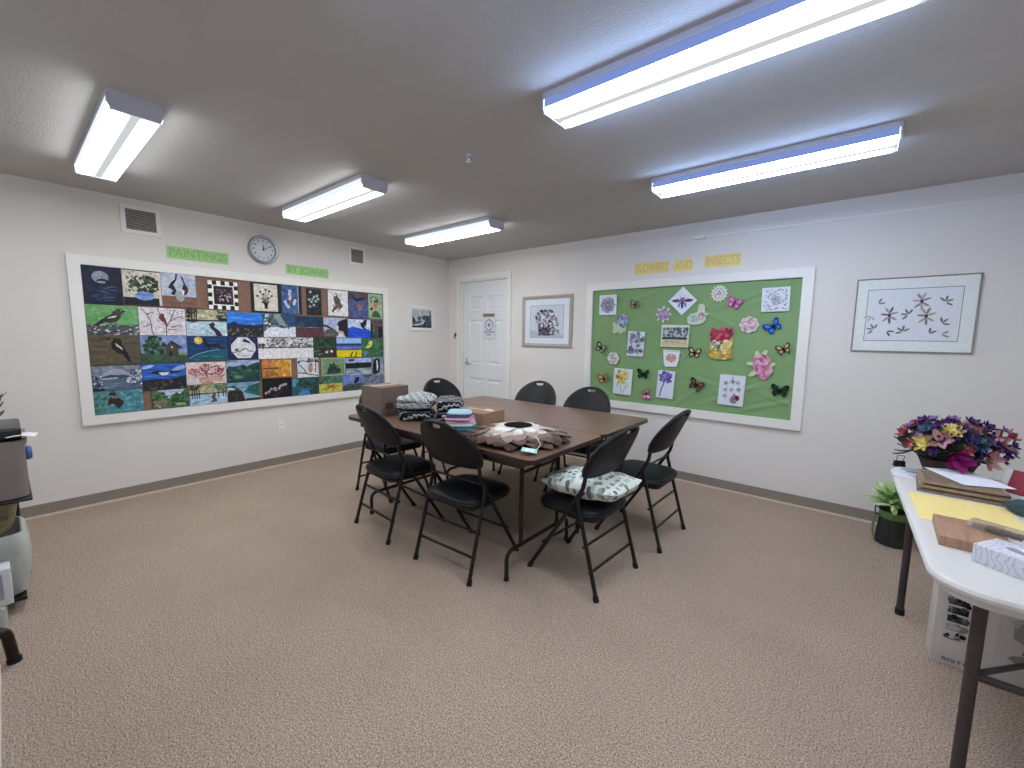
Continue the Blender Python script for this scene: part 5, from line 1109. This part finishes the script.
# stack of brown boards
bz = RZ + .0003
for i, (c, dx, dy, h) in enumerate((('8a7768', 0, 0, .012), ('6f5d50', .012, .006, .008), ('94816f', .004, -.004, .011), ('5f4e42', .016, .008, .008), ('9a8673', .008, 0, .010))):
    A = Art(.245, .225, h, c, edge=c, seed=40 + i); A.rc(.04, .05, .96, .95, '7c6a5b')
    o = A.done('art_board', mat('board_' + c, c, .8, noise=12, amount=.08, stretch=(1, 1, 8)) if False else PAINT, loc=(4.968 + dx, -1.55 + dy, bz), rot=(radians(-90), 0, -.06 + .015 * i)); bz += h + .0004
    tag(o, ['thick brown board at the bottom of the stack on the white table', 'dark brown board second from the bottom of the stack', 'tan board in the middle of the stack on the white table', 'dark thin board second from the top of the stack', 'tan brown board on top of the stack, under the white sheet'][i], 'board', 'brown boards stacked on the white table')
sheet('paper_sheet', 'blank white sheet lying tilted on the stack of brown boards', 'paper', 5.005, -1.49, bz + .0022, .17, .25, .42, 'dfe2ee')
# wooden block, brush packet and tissue box
WOODB = mat('light_oiled_wood', 'a37f66', .5, noise=9, amount=.2, stretch=(9, 1, 1), spec=.4)
o = MB().box((0, 0, .0165), (.16, .225, .033), bev=.003).build('wooden_block', WOODB, loc=(4.925, -2.175, RZ), rot=(0, 0, -.03)); tag(o, 'brown wooden block on the white table between yellow sheet and tissue box', 'wood block')
t = thing('brush_packet', 'clear packet holding a brown bristle brush lying on the wooden block', 'brush', (5.00, -2.155, RZ + .0335), -.45)
CLEAR = mat('clear_plastic', 'f2f4f6', .12, noise=30, amount=.02, trans=.85, alpha=.45)
MB().box((0, 0, .013), (.16, .05, .026), bev=.008).build('packet', CLEAR, t); MB().box((.01, 0, .009), (.10, .034, .012), bev=.005).build('brush_head', mat('brown_bristle', '5c4636', .8, noise=160, amount=.3), t); MB().tube([(-.07, 0, .01), (-.04, 0, .01)], .006).build('brush_handle', CARDL, t)
t = thing('tissue_box', 'pale grey tissue box with a tissue sticking out, front of the white table', 'tissue box', (5.032, -2.375, RZ), radians(-33))
def marb():
    m = bpy.data.materials.new('swirl_print_card'); m.use_nodes = True; nt = m.node_tree; b = nt.nodes['Principled BSDF']; tc = node(nt, 'ShaderNodeTexCoord'); w = node(nt, 'ShaderNodeTexWave'); w.inputs['Scale'].default_value = 22; w.inputs['Distortion'].default_value = 14; w.inputs['Detail'].default_value = 2; nt.links.new(tc.outputs['Object'], w.inputs['Vector'])
    r = node(nt, 'ShaderNodeValToRGB'); r.color_ramp.elements[0].color = lin('b4b4c4'); r.color_ramp.elements[1].color = lin('cfd0db'); r.color_ramp.elements[0].position = .02; r.color_ramp.elements[1].position = .3; nt.links.new(w.outputs['Fac'], r.inputs['Fac']); nt.links.new(r.outputs['Color'], b.inputs['Base Color']); b.inputs['Roughness'].default_value = .6
    return m
MB().box((0, 0, .0275), (.235, .115, .055), bev=.002).build('carton', marb(), t)
MB().prism([(.075 * cos(a * .1571 * 2), .022 * sin(a * .1571 * 2)) for a in range(20)], .0552, .0558).build('opening', mat('opening_grey', '8e8f9c', .7, noise=30), t)
def tis(u, v):
    a = u * 2 - 1; return (.055 * a * (1 - .35 * v) + .012 * sin(5 * v), .014 * sin(7 * u + 2) * (1 - v) + .03 * v * v * sin(3 * u + .4) , .055 + .05 * sin(v * 1.9) * (1 - .4 * a * a))
MB().grid(tis, 14, 8).build('tissue', mat('tissue_white', 'e6e6ea', .9, noise=60, amount=.02), t)
# clip, booklet, bag and pouch
t = thing('binder_clip', 'black binder clip standing at the back left corner of the white table', 'clip', (4.805, -1.225, RZ), .3)
MB().prism([(-.014, 0), (.014, 0), (.004, .03), (-.004, .03)], -.022, .022, lambda x, y, z: (z, x, y)).build('clip_body', BLACKM, t, smooth=None); MB().tube(fillet([(-.012, 0, .028), (-.016, -.014, .06), (.016, -.014, .06), (.012, 0, .028)], .008), .0016, 6).build('wire_arm', BLACKM, t)
t = thing('booklet', 'red and white booklet leaning beside the flower basket at the right edge', 'book', (5.155, -1.425, RZ + .002), rot=(radians(-20), 0, -.7))
MB().box((0, 0, .05), (.09, .006, .10)).build('cover', mat('dark_red_cover', '8c2434', .5, noise=30, amount=.06), t, smooth=None); MB().box((0, .006, .05), (.088, .0055, .098)).build('pages', PW, t, smooth=None); MB().box((-.035, -.0036, .05), (.02, .001, .10)).build('spine_strip', mat('white_strip', 'd8d6d4', .6, noise=30, amount=.02), t, smooth=None)
def lumpy(name, m, c, r, seed, loc, rz=0, amp=.18, fl=.0, par=None):
    R = random.Random(seed); ph = [(Vector((R.uniform(-1, 1), R.uniform(-1, 1), R.uniform(-1, 1))).normalized() * R.uniform(3, 8), R.uniform(0, 6)) for _ in range(9)]
    def f(u, v):
        a, q = 2 * pi * u, pi * (v * .998 + .001); p = Vector((cos(a) * sin(q), sin(a) * sin(q), -cos(q)))
        k = 1 + amp * sum(sin(p.dot(w) + s) for w, s in ph) / 4; p = p * k
        return (c[0] + p.x * r[0], c[1] + p.y * r[1], max(c[2] + p.z * r[2], fl))
    return MB().grid(f, 36, 22).build(name, m, par, loc=None if par else loc, rot=None if par else (0, 0, rz), smooth=35)
t = thing('plastic_bag', 'clear crinkled plastic bag of craft bits at the right edge of the white table', 'bag', (5.265, -1.575, RZ))
lumpy('bag_film', CLEAR, (0, 0, .055), (.10, .13, .062), 3, None, par=t, amp=.16, fl=.001)
for k, (c, p) in enumerate((('6a7078', (-.03, .04, .04)), ('8a8c90', (.03, -.04, .045)), ('3c4450', (.0, .0, .03)))): lumpy('contents', mat('bag_' + c, c, .8, noise=40, amount=.2), p, (.05, .06, .032), 30 + k, None, par=t, fl=.004)
tag(lumpy('zip_pouch', mat('dark_teal_cloth', '2c444c', .8, noise=60, amount=.15, bump=.2, bscale=150), (0, 0, .022), (.055, .085, .03), 5, (5.155, -1.745, RZ + .0002), .9, amp=.22, fl=.001), 'dark teal cloth pouch right of the yellow sheet on the white table', 'pouch')
# flower basket
t = thing('flower_basket', 'basket of purple, pink and yellow artificial flowers on the white table', 'flower arrangement', (4.968, -1.28, RZ + .0))
WICK = mat('dark_wicker', '3a2822', .7, noise=30, amount=.25, bump=.5, bscale=90, stretch=(1, 1, 4))
MB().lathe([(.07, .001), (.075, .004), (.10, .07), (.108, .085), (.10, .088), (.092, .075)], n=24).build('basket', WICK, t)
lumpy('foliage', mat('dark_foliage', '2a3a2c', .8, noise=40, amount=.35), (0, 0, .15), (.16, .095, .085), 8, None, par=t, amp=.12)
R = random.Random(12)
def petal_fl(kind, cols, r, npet, cup, cen):
    b = MB()
    for lay in range(2 if kind == 'double' else 1):
        for i in range(npet):
            a = 2 * pi * i / npet + lay * pi / npet; ca, sa = cos(a), sin(a); rr = r * (1 - .3 * lay); b.col = lin(cols[(i + lay) % len(cols)])
            def f(u, v):
                x, y = u * rr, (v - .5) * rr * (.95 if npet < 6 else .6) * sin(pi * (.12 + .83 * u)) ** .8; z = cup * rr * u * u + .25 * rr * (2 * v - 1) ** 2 * u + lay * .1 * r
                return (x * ca - y * sa, x * sa + y * ca, z)
            b.grid(f, 4, 4)
    b.col = lin(cen); b.ell((0, 0, .1 * r), (.2 * r, .2 * r, .2 * r), 8, 4)
    return b.mesh('bloom', FELT, 50)
BL = {'violet': petal_fl('double', ['51346e', '65457f', '43295c'], .036, 6, .5, '2c1a3a'), 'lilac': petal_fl('single', ['8a6a98', '74588a'], .030, 5, .4, '4c3a58'), 'pink': petal_fl('single', ['b98a8c', 'ab7c80', 'c49a98'], .058, 6, .35, 'a86a60'), 'yellow': petal_fl('double', ['d9c977', 'cbb863', 'e2d68c'], .044, 7, .3, 'c8b454'), 'magenta': petal_fl('double', ['8c2468', '9c2f78', '741a54'], .05, 5, 1.0, '5c1444'), 'blue': petal_fl('single', ['4c6080', '5c7290', '3c4c6c'], .040, 8, .3, '36445e'), 'rose': petal_fl('double', ['8c3c4c', 'a4505c', 'c07c80'], .04, 6, .7, '6c2c38')}
def bloom(kind, x, z, yy=None, k=1.0):
    # x to the right, z above the table; seated on the foliage mound, facing outwards
    z += .035; k *= .88; q = min(.97, math.hypot(x / .175, (z - .14) / .12)); y = -.115 * math.sqrt(1 - q * q) if yy is None else yy
    o = bpy.data.objects.new('flower', BL[kind]); COL.objects.link(o); o.parent = t; o.location = (x, y, z); n = Vector((x * 1.4, y * 1.6 - .03, (z - .13) * 1.6 + .03)).normalized()
    o.rotation_euler = n.to_track_quat('Z', 'Y').to_euler(); o.scale = (k, k, k)
for kd, x, z, k in (('rose', -.155, .155, 1), ('yellow', -.10, .125, 1.1), ('pink', -.045, .15, 1), ('yellow', -.005, .19, 1.1), ('blue', -.09, .19, 1), ('violet', -.05, .205, 1), ('magenta', .015, .075, 1.15), ('blue', .075, .15, 1.2), ('pink', .115, .09, 1.05), ('pink', .15, .165, 1.05), ('pink', .07, .205, .9), ('violet', .17, .12, 1.1), ('violet', .045, .165, 1), ('violet', .11, .19, 1), ('rose', -.13, .11, .9), ('lilac', .05, .07, .8), ('violet', .03, .2, 1), ('lilac', .195, .12, 1), ('violet', -.01, .225, 1), ('violet', .06, .235, 1), ('lilac', -.07, .235, .9), ('violet', -.1, .225, .9), ('violet', .11, .22, 1), ('lilac', .0, .245, .9), ('rose', .175, .19, .9), ('lilac', -.14, .2, .8), ('violet', .19, .155, .8), ('lilac', .16, .215, .8), ('violet', .09, .12, .9), ('violet', .14, .14, 1), ('lilac', .12, .16, .9), ('violet', .08, .09, .8), ('violet', .165, .09, .9), ('rose', .04, .12, .8), ('violet', -.02, .14, .9), ('violet', -.06, .1, .8), ('lilac', -.11, .16, .8), ('violet', .0, .165, .8)): bloom(kd, x, z, None, k)
for _ in range(22):
    a = R.uniform(0, 2 * pi); bloom(R.choice(['violet', 'lilac', 'violet', 'pink', 'rose']), .12 * cos(a), .16 + .05 * R.random(), .09 * abs(sin(a)), .9)
lb = MB(); lb.grid(lambda u, v: (u * .07, (v - .5) * .026 * sin(pi * (.05 + .9 * u)), .018 * u * u - .006 * (2 * v - 1) ** 2), 5, 2); LEAF = lb.mesh('leaf', mat('leaf_green_dark', '33483a', .7, noise=30, amount=.2), 50)
for _ in range(46):
    a = R.uniform(0, 2 * pi); e = R.uniform(-.5, .9); o = bpy.data.objects.new('leaf', LEAF); COL.objects.link(o); o.parent = t; o.location = (.14 * cos(a) * cos(e), .085 * sin(a) * cos(e), .14 + .07 * sin(e)); o.rotation_euler = (R.uniform(-.6, .6), -e + R.uniform(-.3, .3), a); k = R.uniform(.7, 1.2); o.scale = (k, k, k)
# leafy plant in a dark basket on the floor
t = thing('potted_plant', 'green leafy artificial plant in a dark basket on the floor behind the white table', 'plant', (4.875, -.34, 0))
MB().lathe([(.075, .001), (.090, .006), (.088, .05), (.076, .19), (.072, .235), (.064, .235), (.064, .2)], n=22).build('basket', mat('black_green_weave', '23271f', .8, noise=30, amount=.3, bump=.5, bscale=120, stretch=(1, 1, .15)), t)
MB().lathe([(.079, .185), (.082, .19), (.079, .23), (.074, .232)], n=22, caps=False).build('ribbon_band', mat('leaf_green_ribbon', '5d7a40', .6, noise=30, amount=.1), t)
MB().grid(lambda u, v: (-.082 - .016 * sin(2.6 * v) - .012 * u, -.03 + .035 * u, .20 - .17 * v), 3, 8).build('ribbon_tail', MATS['leaf_green_ribbon'], t)
MB().tube(fillet([(-.07, -.04, .235), (-.105, -.05, .27), (-.10, -.05, .205), (-.075, -.04, .20)], .03), .004, 6).build('loop_handle', BLACKM, t)
pl = []
for c in ('a8c484', '7fa663', 'c4d89e'):
    b = MB(); b.grid(lambda u, v: (u * .105, (v - .5) * .034 * sin(pi * (.05 + .9 * u)) ** .8, .05 * u - .055 * u * u - .006 * (2 * v - 1) ** 2), 7, 2); pl.append(b.mesh('leaf', mat('leaf_' + c, c, .6, noise=40, amount=.15), 50))
lumpy('moss', mat('dark_moss', '1f2a1a', .9, noise=60, amount=.3), (0, 0, .25), (.07, .07, .03), 4, None, par=t)
for i in range(95):
    a = R.uniform(0, 2 * pi); e = R.uniform(-.35, 1.2); o = bpy.data.objects.new('leaf', pl[i % 3]); COL.objects.link(o); o.parent = t; o.location = (.035 * cos(a), .035 * sin(a), .255 + .03 * e + R.uniform(0, .04)); o.rotation_euler = (R.uniform(-.4, .4), -e, a); k = R.uniform(.8, 1.25); o.scale = (k, k, k)
# white carton and blue bag under the table
t = thing('appliance_carton', 'flat white printed carton standing on the carpet under the white table', 'cardboard box', (5.225, -1.575, 0))
MB().box((0, 0, .23), (.56, .14, .46), bev=.002).build('carton', mat('white_carton', 'cfcbc6', .6, noise=12, amount=.03), t)
def lab(A):
    for k, (y, c) in enumerate(((.93, '8c8a8a'), (.79, '2c3038'), (.66, '25282c'), (.53, '3a3c3c'), (.40, 'a09c98'), (.27, 'c4c0bc'))):
        A.rc(.12, y - .055, .92, y + .045, c); A.bl(8, .15, y - .045, .9, y + .035, .035, ['5c6068', '8c8c8c', '1c1e22', '4a4c50'] if k not in (4,) else ['8c8884', 'b8b4b0'])
    A.ln([(.2, .3), (.25, .22), (.5, .22), (.7, .26)], .012, '3c3c40')
A = Art(.075, .30, .0006, 'cfcbc6', seed=77); lab(A); A.done('product_panel', PRINT, parent=t, loc=(-.215, -.0702, .205))
lettering('BISTRO', .022, mat('dark_print', '575454', .7, noise=30), t, (-.19, -.0712, .024), (radians(90), 0, 0), width=.11)
A = Art(.34, .30, .0006, 'c9c6c2', seed=78); A.bl(60, .15, .45, .95, .85, .1, ['a8a4a2', '8c8886', 'b8b4b2', '9a9694'], True); A.el(.5, .22, .4, .1, '948a86'); A.el(.3, .36, .1, .05, '6a6664', 20); A.done('product_picture', PRINT, parent=t, loc=(.07, -.0702, .205))
tag(lumpy('tote_bag', mat('royal_blue_cloth', '1f3fb4', .7, noise=30, amount=.12), (0, 0, .085), (.14, .10, .11), 6, (5.262, -2.13, 0), 0, amp=.07, fl=.001), 'bright blue bag on the carpet in the bottom right corner under the table', 'bag')

# ---------------------------------------------------------------- things along the left edge
TAUPE = mat('taupe_plastic_bin', '867a78', .55, noise=12, amount=.05)
t = thing('utility_cart', 'rolling cart with a taupe bin on top at the left edge of the photo', 'cart', (1.31, -4.40, 0))
POSTS = [(x, y) for x in (-.2, .2) for y in (-.262, .25 if x < 0 else .12)]
for x, y in POSTS: MB().tube([(x, y, .05), (x, y, .60)], .0085, 8).build('post', BROWNM, t)
for x, y in POSTS:
    b = MB(); b.lathe([(.024, -.011), (.026, 0), (.024, .011)], (x, y - .002, .027), 14, axis='x'); b.tube([(x, y, .055), (x, y, .03)], .007); b.build('caster', RUBBER, t)
b = MB(); b.box((0, 0, .062), (.42, .50, .012)); b.build('bottom_shelf', BROWNM, t, smooth=None)
b = MB(); b.box((0, 0, .557), (.43, .61, .016), bev=.007); b.build('top_rim', BLACKM, t)
# the bin: open box with rounded corners
o = rrect(.40, .60, .045, 5); N = len(o); vs = []; pr = [(.985, .568), (1.0, .60), (1.0, .80), (1.03, .84), (1.03, .848), (.985, .848), (.96, .80), (.95, .60)]
for k, z in pr: vs += [(x * k, y * k, z) for x, y in o]
b = MB(); b.add(vs, [(r * N + i, r * N + (i + 1) % N, (r + 1) * N + (i + 1) % N, (r + 1) * N + i) for r in range(len(pr) - 1) for i in range(N)] + [tuple(range(N))[::-1], tuple((len(pr) - 1) * N + i for i in range(N))]); b.build('bin', TAUPE, t)
MB().grid(lambda u, v: (.203 + .003 * sin(3 * u), .20 - .40 * u, .685 + .03 * v * sin(pi * u)), 10, 2).build('torn_label', mat('label_white', 'd0ccc8', .7, noise=30, amount=.03), t)
GOLD = mat('olive_gold_plastic', '8c8460', .3, noise=25, amount=.25, trans=.25)
t2 = thing('storage_tray', 'olive gold see through tray under the taupe bin at the left edge', 'tray', (1.31, -4.41, .392))
o = rrect(.35, .53, .04, 5); N = len(o); pr = [(.86, 0), (.88, .004), (.96, .07), (1.0, .135), (1.02, .14), (1.02, .148), (.98, .148), (.93, .06), (.85, .01)]; vs = []
for k, z in pr: vs += [(x * k, y * k, z) for x, y in o]
b = MB(); b.add(vs, [(r * N + i, r * N + (i + 1) % N, (r + 1) * N + (i + 1) % N, (r + 1) * N + i) for r in range(len(pr) - 1) for i in range(N)] + [tuple(range(N))[::-1], tuple((len(pr) - 1) * N + i for i in range(N))]); b.build('tray_body', GOLD, t2)
MB().box((.176, 0, .085), (.006, .46, .02)).box((.17, .12, .04), (.004, .05, .03)).box((.17, .04, .04), (.004, .04, .03)).build('rim_band', mat('dark_gold', '55503a', .4, noise=30, amount=.3), t2, smooth=None)
TUB = mat('frosted_plastic', 'd5d9d2', .35, noise=9, amount=.08, trans=.35, bump=.2, bscale=12)
t3 = thing('storage_tub', 'frosted clear plastic tub on the bottom shelf of the cart', 'tub', (1.31, -4.40, .0685))
o = rrect(.34, .545, .05, 5); N = len(o); pr = [(.90, 0), (.95, .01), (1.02, .12), (1.04, .22), (.99, .30), (.96, .312), (.93, .312), (.97, .22), (.9, .02)]; vs = []
for k, z in pr: vs += [(x * k, y * k, z) for x, y in o]
b = MB(); b.add(vs, [(r * N + i, r * N + (i + 1) % N, (r + 1) * N + (i + 1) % N, (r + 1) * N + i) for r in range(len(pr) - 1) for i in range(N)] + [tuple(range(N))[::-1], tuple((len(pr) - 1) * N + i for i in range(N))]); b.build('tub_body', TUB, t3)
for k, (c, p, r) in enumerate((('aab0a8', (0, .06, .09), (.13, .16, .08)), ('bfc4bc', (0, -.05, .17), (.14, .17, .09)), ('8c958c', (.05, .1, .2), (.09, .1, .06)))): lumpy('contents', mat('tub_' + c, c, .8, noise=20, amount=.2), p, r, 60 + k, None, par=t3, fl=.015)
# in the bin
t4 = thing('document_tray', 'black and grey document tray sitting in the top of the taupe bin', 'tray', (1.31, -4.40, .849))
MB().box((0, .0, .030), (.36, .588, .06), bev=.012).build('tray_body', mat('black_gloss_plastic', '101118', .3, noise=30), t4); MB().box((0, -.02, .066), (.30, .50, .012), bev=.005).build('lid', mat('grey_lid', '7f8180', .4, noise=20, amount=.08, trans=.2), t4)
pp = MB().grid(lambda u, v: (.10 + .10 * v, .23 + .12 * u - .03 * v * (u - .5), .034 + .012 * sin(2.5 * u) - .014 * u), 8, 4).build('loose_paper', mat('bright_paper', 'e4e4e4', .8, noise=30, amount=.02), None, loc=(1.315, -4.40, .835))
tag(pp, 'loose white paper sticking out over the rim of the taupe bin', 'paper')
t5 = thing('dried_sprig', 'dark leafy dried sprig standing on the tray in the taupe bin', 'plant', (1.40, -4.19, .926))
MB().tube([(0, 0, 0), (.004, .01, .06), (0, .03, .12)], .004, 6).build('stem', mat('sprig_stem', '3a382e', .8, noise=30), t5)
b = MB(); b.grid(lambda u, v: (u * .06, (v - .5) * .02 * sin(pi * (.05 + .9 * u)), .02 * u), 4, 2); SL = b.mesh('leaf', mat('sprig_leaf', '454a42', .8, noise=30, amount=.2), 50)
for i in range(16):
    o = bpy.data.objects.new('leaf', SL); COL.objects.link(o); o.parent = t5; o.location = (0, .025 * i / 16, .015 + .11 * i / 16); o.rotation_euler = (R.uniform(-.4, .4), -R.uniform(.3, 1.1), i * 2.4)
MB().lathe([(.002, -.016), (.03, -.013), (.036, 0), (.03, .013), (.002, .016)], n=18, axis='y').build('blue_knob', mat('blue_plastic', '4a66a0', .5, noise=20, amount=.08), t, loc=(.09, .308, .765))
# carton with a pale window
t = thing('window_carton', 'small white carton with a grey window in front of the cart', 'cardboard box', (1.62, -4.36, .121))
MB().box((0, 0, .085), (.10, .34, .17), bev=.002).build('carton', mat('white_card', 'd9d9dd', .6, noise=20, amount=.03), t)
MB().box((.0505, .01, .09), (.001, .27, .12)).build('window', mat('grey_window', '9a9dab', .3, noise=15, amount=.15), t, smooth=None)
tag(MB().box((0, 0, .06), (.13, .36, .12), bev=.012).build('lidded_box', TUB, loc=(1.62, -4.395, 0)), 'low frosted plastic box on the floor under the small white carton', 'box')
# table whose foot shows at the left
t = thing('side_table', 'long table beyond the left edge, only its dark bent foot in view', 'table', (2.75, -4.64, 0))
MB().prism(rrect(1.8, .70, .05), .715, .74).build('tabletop', PLAST, t)
for x in (-.77, .77):
    g = MB(); g.tube(fillet([(x, .437, .012), (x, .425, .150), (x, -.28, .155), (x, -.29, .012)], .035, 6), .0185, 12); g.tube([(x, .05, .15), (x, .05, .715)], .016, 10); f = g.build('leg_frame', BROWNM, t)
    for yy in (.438, -.29): MB().tube([(x, yy, 0), (x, yy, .02)], .022, 12).build('foot_cap', RUBBER, f)
t = thing('storage_box', 'low white plastic box on the floor at the lower left corner', 'box', (2.40, -4.402, 0))
MB().box((0, 0, .025), (.66, .33, .05), bev=.004).build('box_body', mat('white_plastic_box', 'd6d6d2', .5, noise=20, amount=.02), t); MB().box((0, 0, .056), (.664, .334, .012), bev=.004).build('lid', MATS['white_plastic_box'], t)

# ---------------------------------------------------------------- camera, world, colour
cam = bpy.data.cameras.new('camera'); co = bpy.data.objects.new('camera', cam); COL.objects.link(co)
co.location = (4.5971, -4.1308, 1.3791); co.rotation_euler = (1.4586, -.0134, .6906)
cam.sensor_width = 36; cam.lens = 418.96 / 1024 * 36; cam.clip_start = .02
scene.camera = co
w = bpy.data.worlds.new('world'); scene.world = w; w.use_nodes = True
w.node_tree.nodes['Background'].inputs['Color'].default_value = (.5, .5, .5, 1); w.node_tree.nodes['Background'].inputs['Strength'].default_value = .05
vs_ = scene.view_settings; scene.display_settings.display_device = 'sRGB'
vs_.view_transform = 'Standard'; vs_.look = 'None'; vs_.gamma = 1; vs_.use_curve_mapping = False; vs_.exposure = 0.07
scene.cycles.max_bounces = 10; scene.cycles.diffuse_bounces = 6; scene.cycles.transparent_max_bounces = 12
